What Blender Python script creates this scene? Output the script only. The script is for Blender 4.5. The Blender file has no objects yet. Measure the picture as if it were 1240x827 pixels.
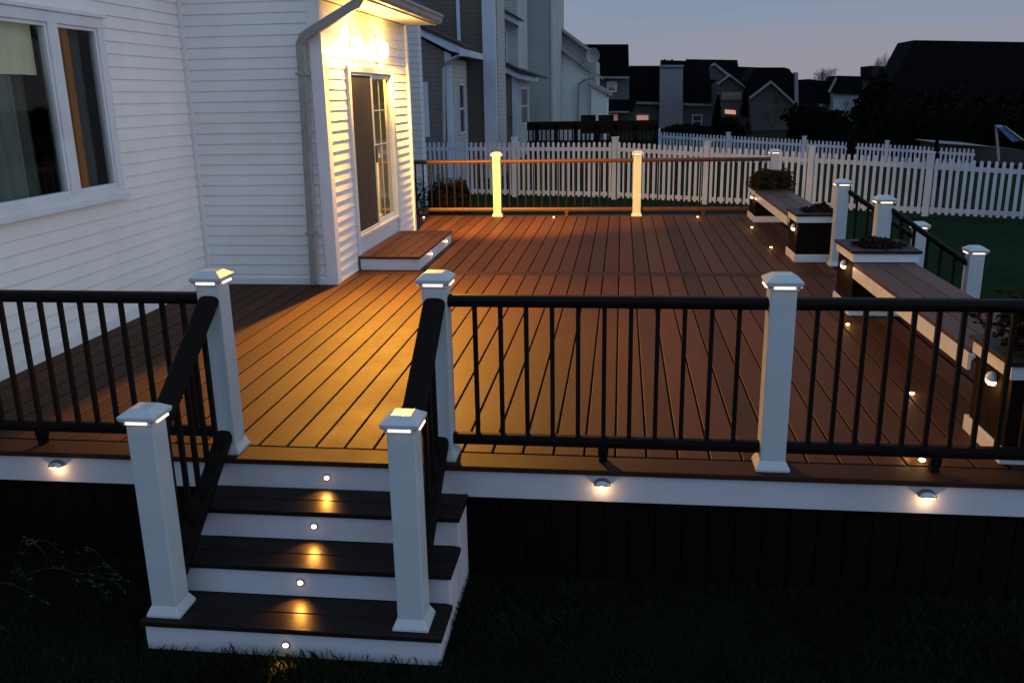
import bpy, bmesh, math, random
from mathutils import Vector, Matrix
random.seed(11)
sc = bpy.context.scene
COL = sc.collection
PI = math.pi

# ------------------------------------------------------------------ camera
CAM = Vector((0.008, -4.3267, 1.9116))
def cam_axes():
    y = math.radians(7.173); t = math.radians(15.62); r = math.radians(-1.0614)
    F = Vector((-math.sin(y)*math.cos(t), math.cos(y)*math.cos(t), -math.sin(t)))
    R = Vector((math.cos(y), math.sin(y), 0)); U = R.cross(F)
    return F, R*math.cos(r)+U*math.sin(r), -R*math.sin(r)+U*math.cos(r)
cF, cR, cU = cam_axes()
cd = bpy.data.cameras.new('camera'); cam = bpy.data.objects.new('camera', cd); COL.objects.link(cam)
cam.matrix_world = Matrix(((cR.x, cU.x, -cF.x, CAM.x), (cR.y, cU.y, -cF.y, CAM.y), (cR.z, cU.z, -cF.z, CAM.z), (0, 0, 0, 1)))
cd.sensor_width = 36; cd.lens = 1065.15/1240*36; cd.clip_end = 2000; cd.clip_start = 0.05
sc.camera = cam
def at(u, v, Y):
    """measure: the point seen at photo position (u, v) standing at depth Y"""
    d = cF + cR*((u-620)/1065.15) + cU*((413.5-v)/1065.15)
    t = (Y-CAM.y)/d.y
    return CAM + d*t

# ------------------------------------------------------------------ materials
def nt(name):
    m = bpy.data.materials.new(name); m.use_nodes = True
    n = m.node_tree; b = n.nodes['Principled BSDF']; return m, n, b
def N(n, t, **k):
    x = n.nodes.new(t)
    for a, v in k.items():
        if a.startswith('i_'): x.inputs[a[2:].replace('_', ' ')].default_value = v
        else: setattr(x, a, v)
    return x
def mat(name, col, rough=0.6, var=0.15, scale=6, stretch=(1, 1, 1), bump=0.0, bscale=60, spec=0.5, metal=0, dirt=None):
    m, n, b = nt(name)
    tc = N(n, 'ShaderNodeTexCoord'); mp = N(n, 'ShaderNodeMapping'); mp.inputs['Scale'].default_value = stretch
    n.links.new(tc.outputs['Object'], mp.inputs['Vector'])
    no = N(n, 'ShaderNodeTexNoise', i_Scale=scale, i_Detail=6.0, i_Roughness=0.65)
    n.links.new(mp.outputs['Vector'], no.inputs['Vector'])
    cr = N(n, 'ShaderNodeValToRGB'); e = cr.color_ramp.elements
    e[0].position = 0.3; e[1].position = 0.72
    e[0].color = [c*(1-var) for c in col]+[1]; e[1].color = [min(1, c*(1+var)) for c in col]+[1]
    n.links.new(no.outputs['Fac'], cr.inputs['Fac'])
    out = cr.outputs['Color']
    if dirt:
        n2 = N(n, 'ShaderNodeTexNoise', i_Scale=dirt[0], i_Detail=4.0); n.links.new(tc.outputs['Object'], n2.inputs['Vector'])
        r2 = N(n, 'ShaderNodeValToRGB'); r2.color_ramp.elements[0].position = 0.5; r2.color_ramp.elements[1].position = 0.75
        n.links.new(n2.outputs['Fac'], r2.inputs['Fac'])
        mx = N(n, 'ShaderNodeMixRGB'); mx.inputs['Color2'].default_value = list(dirt[1])+[1]
        mu = N(n, 'ShaderNodeMath', operation='MULTIPLY'); mu.inputs[1].default_value = dirt[2]
        n.links.new(r2.outputs['Color'], mu.inputs[0]); n.links.new(mu.outputs[0], mx.inputs['Fac'])
        n.links.new(out, mx.inputs['Color1']); out = mx.outputs['Color']
    n.links.new(out, b.inputs['Base Color'])
    b.inputs['Roughness'].default_value = rough; b.inputs['Specular IOR Level'].default_value = spec
    b.inputs['Metallic'].default_value = metal
    if bump:
        n3 = N(n, 'ShaderNodeTexNoise', i_Scale=bscale, i_Detail=5.0); n.links.new(mp.outputs['Vector'], n3.inputs['Vector'])
        bp = N(n, 'ShaderNodeBump', i_Strength=bump, i_Distance=0.01)
        n.links.new(n3.outputs['Fac'], bp.inputs['Height']); n.links.new(bp.outputs['Normal'], b.inputs['Normal'])
    return m
def emis(name, col, s):
    m, n, b = nt(name)
    b.inputs['Base Color'].default_value = (.8, .8, .8, 1)
    b.inputs['Emission Color'].default_value = list(col)+[1]; b.inputs['Emission Strength'].default_value = s
    return m
def board_mat(name, col, rough, pitch, x0, axis=0, var=0.42):
    """composite decking: each board its own tone, fine grain along it"""
    m, n, b = nt(name)
    tc = N(n, 'ShaderNodeTexCoord'); sx = N(n, 'ShaderNodeSeparateXYZ'); n.links.new(tc.outputs['Object'], sx.inputs[0])
    a = N(n, 'ShaderNodeMath', operation='SUBTRACT'); a.inputs[1].default_value = x0; n.links.new(sx.outputs[axis], a.inputs[0])
    d = N(n, 'ShaderNodeMath', operation='DIVIDE'); d.inputs[1].default_value = pitch; n.links.new(a.outputs[0], d.inputs[0])
    fl = N(n, 'ShaderNodeMath', operation='FLOOR'); n.links.new(d.outputs[0], fl.inputs[0])
    wn = N(n, 'ShaderNodeTexWhiteNoise', noise_dimensions='1D'); n.links.new(fl.outputs[0], wn.inputs['W'])
    mp = N(n, 'ShaderNodeMapping'); mp.inputs['Scale'].default_value = (60, 3, 60) if axis == 0 else (3, 60, 60)
    n.links.new(tc.outputs['Object'], mp.inputs['Vector'])
    no = N(n, 'ShaderNodeTexNoise', i_Scale=1.0, i_Detail=7.0, i_Roughness=0.7); n.links.new(mp.outputs['Vector'], no.inputs['Vector'])
    n2 = N(n, 'ShaderNodeTexNoise', i_Scale=1.6, i_Detail=5.0, i_Roughness=0.7); n.links.new(tc.outputs['Object'], n2.inputs['Vector'])
    s1 = N(n, 'ShaderNodeMath', operation='MULTIPLY_ADD'); s1.inputs[1].default_value = 0.42; s1.inputs[2].default_value = 0.0
    n.links.new(wn.outputs['Value'], s1.inputs[0])
    s2 = N(n, 'ShaderNodeMath', operation='MULTIPLY_ADD'); s2.inputs[1].default_value = 0.55
    n.links.new(no.outputs['Fac'], s2.inputs[0]); n.links.new(s1.outputs[0], s2.inputs[2])
    s3 = N(n, 'ShaderNodeMath', operation='MULTIPLY_ADD'); s3.inputs[1].default_value = 0.5
    n.links.new(n2.outputs['Fac'], s3.inputs[0]); n.links.new(s2.outputs[0], s3.inputs[2])
    cr = N(n, 'ShaderNodeValToRGB'); e = cr.color_ramp.elements; e[0].position = 0.35; e[1].position = 1.1
    e[0].color = [c*(1-var) for c in col]+[1]; e[1].color = [c*(1+var) for c in col]+[1]
    n.links.new(s3.outputs[0], cr.inputs['Fac']); n.links.new(cr.outputs['Color'], b.inputs['Base Color'])
    b.inputs['Specular IOR Level'].default_value = .10
    rr = N(n, 'ShaderNodeMapRange'); rr.inputs['To Min'].default_value = rough-0.1; rr.inputs['To Max'].default_value = rough+0.16
    n.links.new(n2.outputs['Fac'], rr.inputs['Value']); n.links.new(rr.outputs[0], b.inputs['Roughness'])
    bp = N(n, 'ShaderNodeBump', i_Strength=0.35, i_Distance=0.004); n.links.new(no.outputs['Fac'], bp.inputs['Height'])
    n.links.new(bp.outputs['Normal'], b.inputs['Normal'])
    return m
def lap_mat(name, col, course=0.13, rough=0.7, dark=0.55, spec=0.3):
    """lap siding seen from afar: shadow line under every course"""
    m, n, b = nt(name)
    tc = N(n, 'ShaderNodeTexCoord'); sx = N(n, 'ShaderNodeSeparateXYZ'); n.links.new(tc.outputs['Object'], sx.inputs[0])
    d = N(n, 'ShaderNodeMath', operation='DIVIDE'); d.inputs[1].default_value = course; n.links.new(sx.outputs[2], d.inputs[0])
    fr = N(n, 'ShaderNodeMath', operation='FRACT'); n.links.new(d.outputs[0], fr.inputs[0])
    cr = N(n, 'ShaderNodeValToRGB'); e = cr.color_ramp.elements
    e[0].position = 0.0; e[0].color = [c*dark for c in col]+[1]; e[1].position = 0.22; e[1].color = list(col)+[1]
    n.links.new(fr.outputs[0], cr.inputs['Fac'])
    no = N(n, 'ShaderNodeTexNoise', i_Scale=0.8, i_Detail=6.0); n.links.new(tc.outputs['Object'], no.inputs['Vector'])
    mr = N(n, 'ShaderNodeMapRange'); mr.inputs['To Min'].default_value = 0.8; mr.inputs['To Max'].default_value = 1.15
    n.links.new(no.outputs['Fac'], mr.inputs['Value'])
    mx = N(n, 'ShaderNodeMixRGB', blend_type='MULTIPLY'); mx.inputs['Fac'].default_value = 1
    n.links.new(cr.outputs['Color'], mx.inputs['Color1']); n.links.new(mr.outputs[0], mx.inputs['Color2'])
    n.links.new(mx.outputs['Color'], b.inputs['Base Color'])
    b.inputs['Roughness'].default_value = rough; b.inputs['Specular IOR Level'].default_value = spec
    bp = N(n, 'ShaderNodeBump', i_Strength=0.6, i_Distance=0.03); n.links.new(fr.outputs[0], bp.inputs['Height']); n.links.new(bp.outputs['Normal'], b.inputs['Normal'])
    return m
def glass_mat(name, tint=(.8, .85, .85), base=0.06, gain=0.9):
    m, n, b = nt(name); n.nodes.remove(b); out = n.nodes['Material Output']
    tr = N(n, 'ShaderNodeBsdfTransparent'); tr.inputs[0].default_value = list(tint)+[1]
    gl = N(n, 'ShaderNodeBsdfGlossy'); gl.inputs['Roughness'].default_value = 0.03
    tc = N(n, 'ShaderNodeTexCoord'); no = N(n, 'ShaderNodeTexNoise', i_Scale=1.3, i_Detail=1.0); n.links.new(tc.outputs['Object'], no.inputs['Vector'])
    bp = N(n, 'ShaderNodeBump', i_Strength=0.05, i_Distance=0.05); n.links.new(no.outputs['Fac'], bp.inputs['Height']); n.links.new(bp.outputs['Normal'], gl.inputs['Normal'])
    fr = N(n, 'ShaderNodeFresnel', i_IOR=1.55); ma = N(n, 'ShaderNodeMath', operation='MULTIPLY_ADD'); ma.inputs[1].default_value = gain; ma.inputs[2].default_value = base
    ma.use_clamp = True
    n.links.new(fr.outputs[0], ma.inputs[0])
    mx = N(n, 'ShaderNodeMixShader'); n.links.new(ma.outputs[0], mx.inputs[0]); n.links.new(tr.outputs[0], mx.inputs[1]); n.links.new(gl.outputs[0], mx.inputs[2])
    n.links.new(mx.outputs[0], out.inputs[0])
    return m

M = {}
M['vinyl'] = mat('white_vinyl', (.62, .66, .70), .38, .05, 3, bump=.05, bscale=25, dirt=(2.5, (.42, .40, .36), .35))
M['post'] = mat('shade_toned_post_vinyl', (.40, .455, .49), .36, .06, 3, bump=.05, bscale=25, dirt=(2.5, (.26, .30, .33), .3))  # white vinyl with the shade of its front faces put into the colour
M['fascia'] = mat('white_fascia_board', (.46, .48, .54), .5, .07, 2, (1, 3, 3), bump=.08, bscale=40, dirt=(1.2, (.34, .33, .32), .45))
M['siding'] = mat('white_vinyl_siding', (.74, .75, .74), .5, .06, 1.2, (1, 1, .6), bump=.15, bscale=14, dirt=(1.0, (.58, .58, .56), .4))
M['siding_trim'] = mat('siding_corner_trim', (.70, .71, .72), .5, .05, 3)
M['decking'] = board_mat('brown_composite_decking', (.053, .0205, .0092), .58, .17, -.005)
M['decking_x'] = board_mat('brown_composite_border', (.031, .0128, .0070), .6, .17, 0, 1)
M['step_top'] = board_mat('brown_composite_step', (.066, .027, .015), .55, .155, -3.02)
M['tread'] = board_mat('dark_brown_tread', (.0105, .0072, .0062), .42, .14, 0, 1)
M['nosing'] = mat('dark_board_edge', (.014, .008, .006), .5, .2, 10)
M['rail'] = mat('black_brown_rail', (.0055, .004, .0038), .5, .25, 5, (6, 6, 1), spec=.06)
M['rail_far'] = mat('lamplit_tone_rail', (.055, .017, .006), .45, .25, 5, (6, 6, 1), spec=.4)  # copy of the dark rail with amber lamplight put into its colour
M['baluster'] = mat('black_powder_coat', (.005, .004, .004), .5, .2, 5, spec=.12)
M['skirt'] = mat('dark_skirt_board', (.0016, .0009, .0007), .9, .4, 4, (6, 6, .6), bump=.3, spec=.1)
M['planter'] = mat('dark_brown_planter_board', (.0070, .0036, .0026), .75, .3, 5, (3, 3, .5), bump=.2, spec=.06)
M['planter_cap'] = mat('dark_planter_cap', (.013, .010, .011), .55, .2, 6, spec=.2)
M['bench'] = board_mat('bench_top_board', (.058, .036, .030), .45, .17, .0)
M['under'] = mat('deck_underside', (.002, .0016, .0013), .95, .3, spec=.03)
M['gutter'] = mat('grey_aluminium_gutter', (.27, .265, .26), .45, .08, 4, dirt=(3, (.1, .095, .09), .5))
M['soffit'] = mat('white_soffit', (.62, .61, .58), .6, .04)
M['roof'] = mat('asphalt_shingle', (.024, .023, .025), .9, .35, 3, (1, 1, 3), bump=.5, bscale=18)
M['glass'] = glass_mat('window_glass', (.80, .86, .82), .02, .30)
M['door_glass'] = glass_mat('door_glass', (.45, .42, .4), .30, 1.2)
M['screen'] = mat('dark_door_screen', (.035, .026, .02), .6, .3, 2, (1, 6, .5))
M['far_glass'] = mat('dark_far_glass', (.03, .035, .045), .12, .2, spec=.8)
M['lens'] = emis('warm_lamp_lens', (1, .62, .28), 6.0)
M['lens_hot'] = emis('hot_lamp_lens', (1, .72, .42), 14.0)
M['lens_gold'] = emis('golden_lamp_lens', (1, .60, .20), 9.0)
M['strip'] = emis('cap_light_strip', (1, .74, .54), 1.45)
M['chrome'] = mat('brushed_lamp_metal', (.35, .34, .33), .3, .1, metal=.9)
M['grass_ground'] = mat('dark_lawn_soil', (.0035, .0062, .0025), .95, .6, 9, bump=.8, bscale=30, dirt=(2.2, (.006, .007, .003), .6), spec=.05)
M['lawn_far'] = mat('dark_lawn', (.0022, .0150, .0034), .95, .5, 2.5, bump=.5, bscale=12, spec=.05)
M['blade'] = mat('grass_blade', (.008, .0125, .005), .75, .6, 2, spec=.1)
M['lit_amber'] = emis('lit_amber_window', (1, .35, .10), .30)
M['lit_red'] = emis('lit_red_window', (1, .25, .14), .16)
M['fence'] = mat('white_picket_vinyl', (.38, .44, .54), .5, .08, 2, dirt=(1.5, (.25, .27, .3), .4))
M['bark'] = mat('bark', (.035, .026, .02), .9, .4, 8, (1, 1, .3), bump=.5)

# ------------------------------------------------------------------ mesh builder
class MB:
    def __init__(s): s.v = []; s.f = []
    def add(s, vs, fs):
        o = len(s.v); s.v += [tuple(v) for v in vs]; s.f += [tuple(i+o for i in f) for f in fs]; return s
    def box(s, x0, x1, y0, y1, z0, z1):
        return s.add([(x0, y0, z0), (x1, y0, z0), (x1, y1, z0), (x0, y1, z0), (x0, y0, z1), (x1, y0, z1), (x1, y1, z1), (x0, y1, z1)],
                     [(3, 2, 1, 0), (4, 5, 6, 7), (0, 1, 5, 4), (1, 2, 6, 5), (2, 3, 7, 6), (3, 0, 4, 7)])
    def prism(s, pts, d):
        n = len(pts); d = Vector(d); a = [Vector(p) for p in pts]; b = [p+d for p in a]
        return s.add(a+b, [tuple(range(n)), tuple(range(2*n-1, n-1, -1))]+[(i, i+n, (i+1) % n+n, (i+1) % n) for i in range(n)])
    def loft(s, rings, cap=True):
        n = len(rings[0]); vs = [p for r in rings for p in r]; fs = []
        for k in range(len(rings)-1):
            for i in range(n):
                a = k*n+i; b = k*n+(i+1) % n; fs.append((a, b, b+n, a+n))
        if cap: fs += [tuple(range(n-1, -1, -1)), tuple(range((len(rings)-1)*n, len(rings)*n))]
        return s.add(vs, fs)
    def sq(s, cx, cy, prof):   # square lathe: list of (half width, z)
        return s.loft([[(cx-h, cy-h, z), (cx+h, cy-h, z), (cx+h, cy+h, z), (cx-h, cy+h, z)] for h, z in prof])
    def lathe(s, cx, cy, prof, n=20):
        return s.loft([[(cx+r*math.cos(2*PI*i/n), cy+r*math.sin(2*PI*i/n), z) for i in range(n)] for r, z in prof])
    def tube(s, pts, rad, n=6):
        pts = [Vector(p) for p in pts]; rings = []
        for i, p in enumerate(pts):
            t = (pts[min(i+1, len(pts)-1)]-pts[max(i-1, 0)]).normalized()
            u = t.cross(Vector((0, 0, 1)) if abs(t.z) < .9 else Vector((1, 0, 0))).normalized(); w = t.cross(u)
            r = rad[i] if isinstance(rad, (list, tuple)) else rad
            rings.append([p+u*r*math.cos(2*PI*k/n)+w*r*math.sin(2*PI*k/n) for k in range(n)])
        return s.loft(rings)
    def sweep(s, prof, p0, p1):   # profile (lateral, up) swept from p0 to p1, ends kept plumb
        p0 = Vector(p0); p1 = Vector(p1); d = p1-p0; l = Vector((d.y, -d.x, 0)).normalized()
        return s.loft([[p+l*a+Vector((0, 0, b)) for a, b in prof] for p in (p0, p1)])
    def build(s, name, m, parent=None, loc=None, bevel=0, seg=2, smooth=False, kind=None, fix=True):
        me = bpy.data.meshes.new(name); me.from_pydata(s.v, [], s.f)
        bm = bmesh.new(); bm.from_mesh(me)
        if fix: bmesh.ops.recalc_face_normals(bm, faces=bm.faces)
        bm.to_mesh(me); bm.free()
        me.materials.append(m)
        if smooth:
            for p in me.polygons: p.use_smooth = True
        o = bpy.data.objects.new(name, me); COL.objects.link(o)
        if parent: o.parent = parent
        if bevel:
            b = o.modifiers.new('bevel', 'BEVEL'); b.width = bevel; b.segments = seg; b.limit_method = 'ANGLE'; b.angle_limit = math.radians(35)
        if kind: o['kind'] = kind
        return o
def thing(name, label, cat, loc=(0, 0, 0), rz=0, group=None):
    o = bpy.data.objects.new(name, None); COL.objects.link(o); o.location = loc; o.rotation_euler = (0, 0, rz)
    o.empty_display_size = .1
    o['label'] = label; o['category'] = cat
    if group: o['group'] = group
    return o
def tag(o, label, cat, group=None, kind=None):
    o['label'] = label; o['category'] = cat
    if group: o['group'] = group
    if kind: o['kind'] = kind
    return o
def dup(root, label, loc, rz=0):
    def cp(o, par):
        c = o.copy(); COL.objects.link(c)
        if par: c.parent = par
        for ch in [k for k in bpy.data.objects if k.parent == o]: cp(ch, c)
        return c
    r = cp(root, None); r['label'] = label; r.location = loc; r.rotation_euler = (0, 0, rz); return r

GZ = -0.68
# ------------------------------------------------------------------ ground and sky
g = MB().box(-400, 400, -30, 900, GZ-.5, GZ).build('lawn', M['grass_ground'], kind='structure')
gf = MB().box(2.9, 60, 1.5, 60, GZ, GZ+.004)
gf.box(-30, 2.9, 10.4, 60, GZ, GZ+.004)
gf.build('back_lawn', M['lawn_far'], kind='structure')

W = bpy.data.worlds.new('World'); sc.world = W; W.use_nodes = True; wn = W.node_tree
bg = wn.nodes['Background']
tc = N(wn, 'ShaderNodeTexCoord'); sx = N(wn, 'ShaderNodeSeparateXYZ'); wn.links.new(tc.outputs['Generated'], sx.inputs[0])
cr = N(wn, 'ShaderNodeValToRGB'); el = cr.color_ramp.elements
el[0].position = 0.0; el[0].color = (.335, .325, .375, 1)
el[1].position = 1.0; el[1].color = (.30, .42, .60, 1)
for p, c in ((.035, (.330, .330, .395)), (.075, (.270, .325, .445)), (.125, (.205, .300, .460)), (.3, (.25, .34, .48))):
    e = el.new(p); e.color = list(c)+[1]
mpn = N(wn, 'ShaderNodeMapping'); mpn.inputs['Scale'].default_value = (1.5, 1.5, 22); wn.links.new(tc.outputs['Generated'], mpn.inputs['Vector'])
nz = N(wn, 'ShaderNodeTexNoise', i_Scale=2.2, i_Detail=5.0, i_Roughness=.6); wn.links.new(mpn.outputs['Vector'], nz.inputs['Vector'])
ad = N(wn, 'ShaderNodeMath', operation='MULTIPLY_ADD'); ad.inputs[1].default_value = .09; wn.links.new(nz.outputs['Fac'], ad.inputs[0])
sb = N(wn, 'ShaderNodeMath', operation='SUBTRACT'); sb.inputs[1].default_value = .043; wn.links.new(sx.outputs[2], sb.inputs[0]); wn.links.new(sb.outputs[0], ad.inputs[2])
wn.links.new(ad.outputs[0], cr.inputs['Fac'])
sky = N(wn, 'ShaderNodeTexSky', sky_type='NISHITA'); sky.sun_disc = False
sky.sun_elevation = math.radians(1.0); sky.sun_rotation = math.radians(100); sky.altitude = 50
mul = N(wn, 'ShaderNodeVectorMath', operation='SCALE'); mul.inputs['Scale'].default_value = .10; wn.links.new(sky.outputs[0], mul.inputs[0])
mx = N(wn, 'ShaderNodeMixRGB', blend_type='MIX'); mx.inputs['Fac'].default_value = .12
wn.links.new(cr.outputs['Color'], mx.inputs['Color1']); wn.links.new(mul.outputs[0], mx.inputs['Color2'])
wn.links.new(mx.outputs['Color'], bg.inputs['Color']); bg.inputs['Strength'].default_value = 1.0
# the afterglow stands behind the camera
gy = N(wn, 'ShaderNodeMapRange'); gy.inputs['From Min'].default_value = .1; gy.inputs['From Max'].default_value = -.9; gy.inputs['To Min'].default_value = 1.0; gy.inputs['To Max'].default_value = 1.9
wn.links.new(sx.outputs[1], gy.inputs['Value']); wn.links.new(gy.outputs[0], bg.inputs['Strength'])
sl = bpy.data.lights.new('dusk_sun', 'SUN'); sl.energy = .66; sl.angle = math.radians(40); sl.color = (.92, .95, 1)
so = bpy.data.objects.new('dusk_sun', sl); COL.objects.link(so); so.rotation_euler = Vector((-1, .12, -.14)).to_track_quat('-Z', 'Y').to_euler()

# ------------------------------------------------------------------ deck
DX0, DX1, DY1 = -4.40, 2.56, 10.25
deck = thing('deck', 'large brown composite deck with white fascia and dark skirting behind the white house', 'deck', (0, 0, 0))
b = MB(); PT = .17; G = .006
x = -26
for n in range(-26, 15):
    xa = n*PT+G; xb = (n+1)*PT-G
    if xb > DX1-.15: break
    b.box(xa, xb, .175, 5.170, -.028, 0); b.box(xa, xb, 5.345, DY1-.16, -.028, 0)
b.build('decking', M['decking'], deck, bevel=.003, seg=1)
b = MB(); b.box(DX0, DX1, -.025, .160, -.028, 0); b.box(DX0, DX1-.165, 5.182, 5.335, -.028, 0); b.box(DX0, DX1, DY1-.15, DY1+.02, -.028, 0)
b.box(DX1-.15, DX1+.01, .17, DY1-.16, -.028, 0)
b.build('border_board', M['decking_x'], deck, bevel=.003, seg=1)
MB().box(DX0, DX1-.02, .02, DY1-.02, -.16, -.034).build('joist_frame', M['under'], deck)
b = MB(); b.box(DX0-.0, DX1, 0, .018, -.19, -.030); b.box(DX1-.02, DX1-.002, .02, DY1, -.19, -.030); b.box(DX0, DX1, DY1-.02, DY1-.002, -.19, -.03)
b.build('fascia', M['fascia'], deck, bevel=.002, seg=1)
b = MB(); xx = DX0
while xx < DX1-.05:
    b.box(xx+.003, min(xx+.135, DX1-.02), .024, .042, GZ, -.185+random.uniform(-.003, 0)); xx += .14
yy = .06
while yy < DY1-.1:
    b.box(DX1-.045, DX1-.027, yy, yy+.134, GZ, -.185); yy += .14
b.box(DX0, DX1-.06, .06, .07, GZ, -.16); b.box(DX1-.07, DX1-.06, .07, DY1-.1, GZ, -.16)
b.build('skirting', M['skirt'], deck)
MB().box(DX0, DX1, -.022, .0, -.0295, -.0285).build('drip_edge', M['nosing'], deck)

# ------------------------------------------------------------------ posts
HT = 1.035
def cap_profile(mb, z):
    mb.sq(0, 0, [(.072, z-.075), (.072, z-.062), (.087, z-.050), (.091, z-.030), (.085, z-.026), (.050, z-.002), (.044, z)])
def make_post(lights=('f',), h=HT, label='', lit=1):
    t = thing('railing_post', label, 'post', group='white deck railing posts with lit caps')
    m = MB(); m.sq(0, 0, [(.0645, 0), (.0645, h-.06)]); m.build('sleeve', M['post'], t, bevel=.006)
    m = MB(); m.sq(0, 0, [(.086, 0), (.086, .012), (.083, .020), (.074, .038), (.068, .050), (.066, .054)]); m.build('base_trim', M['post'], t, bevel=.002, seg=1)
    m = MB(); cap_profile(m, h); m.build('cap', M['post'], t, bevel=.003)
    m = MB()
    zc = h-.060
    for L in lights:
        if L == 'f': m.box(-.052, .052, -.0895, -.078, zc-.004, zc+.008)
        if L == 'b': m.box(-.052, .052, .078, .0895, zc-.004, zc+.008)
        if L == 'r': m.box(.078, .0895, -.052, .052, zc-.004, zc+.008)
        if L == 'l': m.box(-.0895, -.078, -.052, .052, zc-.004, zc+.008)
    m.build('light_strip', M['strip'], t, bevel=.002, seg=1)
    return t
XA, XB, XC, YP = -2.178, -.946, .815, .110
YS, ZS = -.705, -.515
stair_ht = HT+.075
P0 = make_post(('f', 'r', 'b', 'l'), label='white post at the head of the front stairs, house side, with warm cap light')
P0.location = (XA, YP, 0)
dup(P0, 'white post at the head of the front stairs, where the long front railing starts', (XB, YP, 0))
dup(P0, 'white post in the middle of the long front railing', (XC, YP, 0))
dup(P0, 'white post at the right end of the front railing, at the deck corner', (2.46, YP, 0))
PS = make_post(('f', 'r', 'b', 'l'), HT+.035, 'white post on the bottom step, left side of the front stairs'); PS.location = (XA, YS, ZS)
dup(PS, 'white post on the bottom step, right side of the front stairs, its cap washed yellow', (XB, YS, ZS))
YF = 10.05
dup(P0, 'far railing post lit bright yellow, the left one near the glass door', (-1.996, YF, 0))
dup(P0, 'far railing post lit pale yellow, in the middle of the back railing', (.265, YF, 0))
dup(P0, 'far corner post whose lit cap shows behind the bushy planter', (2.38, YF, 0))
PR = make_post(('f', 'r', 'b', 'l'), HT-.075, 'white post at the head of the side stairs beside the second planter'); PR.location = (2.43, 5.83, 0)
dup(PR, 'white post at the head of the side stairs, behind the dark planter', (2.43, 4.22, 0))
dup(P0, 'low white post at the foot of the side stairs, farther one, partly behind the handrail', (3.22, 5.62, ZS))
dup(P0, 'low white post at the foot of the side stairs, nearer one on the lawn side', (3.22, 4.05, ZS))

# ------------------------------------------------------------------ railings
TOPR = [(-.034, 0), (.034, 0), (.036, .012), (.045, .018), (.046, .036), (.036, .052), (.018, .059), (-.018, .059), (-.036, .052), (-.046, .036), (-.045, .018), (-.036, .012)]
BOTR = [(-.026, 0), (.026, 0), (.028, .03), (.022, .056), (0, .060), (-.022, .056), (-.028, .03)]
def sq_bal(m, x, y, z0, z1, w=.0115): m.box(x-w, x+w, y-w, y+w, z0, z1)
def rail(p0, p1, label, spacing=.1315, foot=True, top=.853, bot=.082, n=None, lead=None, w=.0115, rm=None):
    rm = rm or M['rail']
    """p0,p1: (x,y,z) of deck level at the two posts' faces"""
    t = thing('railing_section', label, 'railing', p0, 0, 'dark deck railing sections')
    d = Vector(p1)-Vector(p0); L = math.hypot(d.x, d.y)
    o = MB().sweep(TOPR, (0, 0, top), d+Vector((0, 0, top))).build('top_rail', rm, t, bevel=.003, seg=2, smooth=False)
    MB().sweep(BOTR, (0, 0, bot), d+Vector((0, 0, bot))).build('bottom_rail', rm, t, bevel=.003)
    cnt = n or max(2, int(round(L/spacing))-1)
    sp = L/(cnt+1)
    proto = None
    for i in range(cnt):
        f = (i+1)/(cnt+1); q = d*f
        if proto is None:
            m = MB(); sq_bal(m, 0, 0, bot+.045, top+.01, w); proto = m.build('baluster', M['baluster'], t); o = proto
        else:
            o = proto.copy(); COL.objects.link(o)
        o.location = q
    if foot:
        m = MB(); q = d*.5
        m.sq(q.x, q.y, [(.022, q.z), (.022, q.z+.03), (.028, q.z+.05), (.028, q.z+bot+.002)]); m.build('support_foot', rm, t, bevel=.003)
    return t
pw = .0645
rail((XB+pw, YP, 0), (XC-pw, YP, 0), 'front railing section between the stair post and the middle post', n=11)
rail((XC+pw, YP, 0), (2.46-pw, YP, 0), 'front railing section to the right of the middle post, in front of the benches', n=12)
rail((-4.41, YP, 0), (XA-pw, YP, 0), 'front railing section on the left in front of the window wall', n=17)
rail((-4.38, YF, 0), (-1.996-pw, YF, 0), 'back railing section by the house corner, in front of the dark shrubs', w=.0105, rm=M['rail_far'])
rail((-1.996+pw, YF, 0), (.265-pw, YF, 0), 'back railing section between the two brightly lit posts', w=.0105, rm=M['rail_far'])
rail((.265+pw, YF, 0), (2.38-pw, YF, 0), 'back railing section running behind the bushy planter', w=.0105, rm=M['rail_far'])
# stair rails: slope
def stair_rail(p0, p1, label):
    t = thing('stair_handrail', label, 'handrail', (p0[0], p0[1], 0), 0, 'sloping stair handrails')
    d = Vector((p1[0]-p0[0], p1[1]-p0[1], 0)); z0, z1 = p0[2], p1[2]
    top = .850; bot = .075
    MB().sweep([(a*1.28, c) for a, c in TOPR], (0, 0, z0+top), (d.x, d.y, z1+top)).build('top_rail', M['rail'], t, bevel=.004)
    MB().sweep([(a*1.75, c*1.1) for a, c in BOTR], (0, 0, z0+bot), (d.x, d.y, z1+bot)).build('bottom_rail', M['rail'], t, bevel=.004)
    for i in range(5):
        f = (i+.8)/5.6; zz = z0+(z1-z0)*f
        m = MB(); m.box(-.0115, .0115, -.0115, .0115, zz+bot+.05, zz+top+.01); o = m.build('baluster', M['baluster'], t); o.location = (d.x*f, d.y*f, 0)
    return t
stair_rail((XA, YP-pw, .0), (XA, YS+pw, ZS+.02), 'dark handrail down the left side of the front stairs')
stair_rail((XB, YP-pw, .0), (XB, YS+pw, ZS+.02), 'dark handrail down the right side of the front stairs')
stair_rail((2.43+pw, 5.81, -.05), (3.22-pw, 5.64, ZS+.0), 'dark handrail on the far side of the side stairs')
stair_rail((2.43+pw, 4.20, -.05), (3.22-pw, 4.07, ZS+.0), 'dark handrail on the near side of the side stairs')

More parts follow.
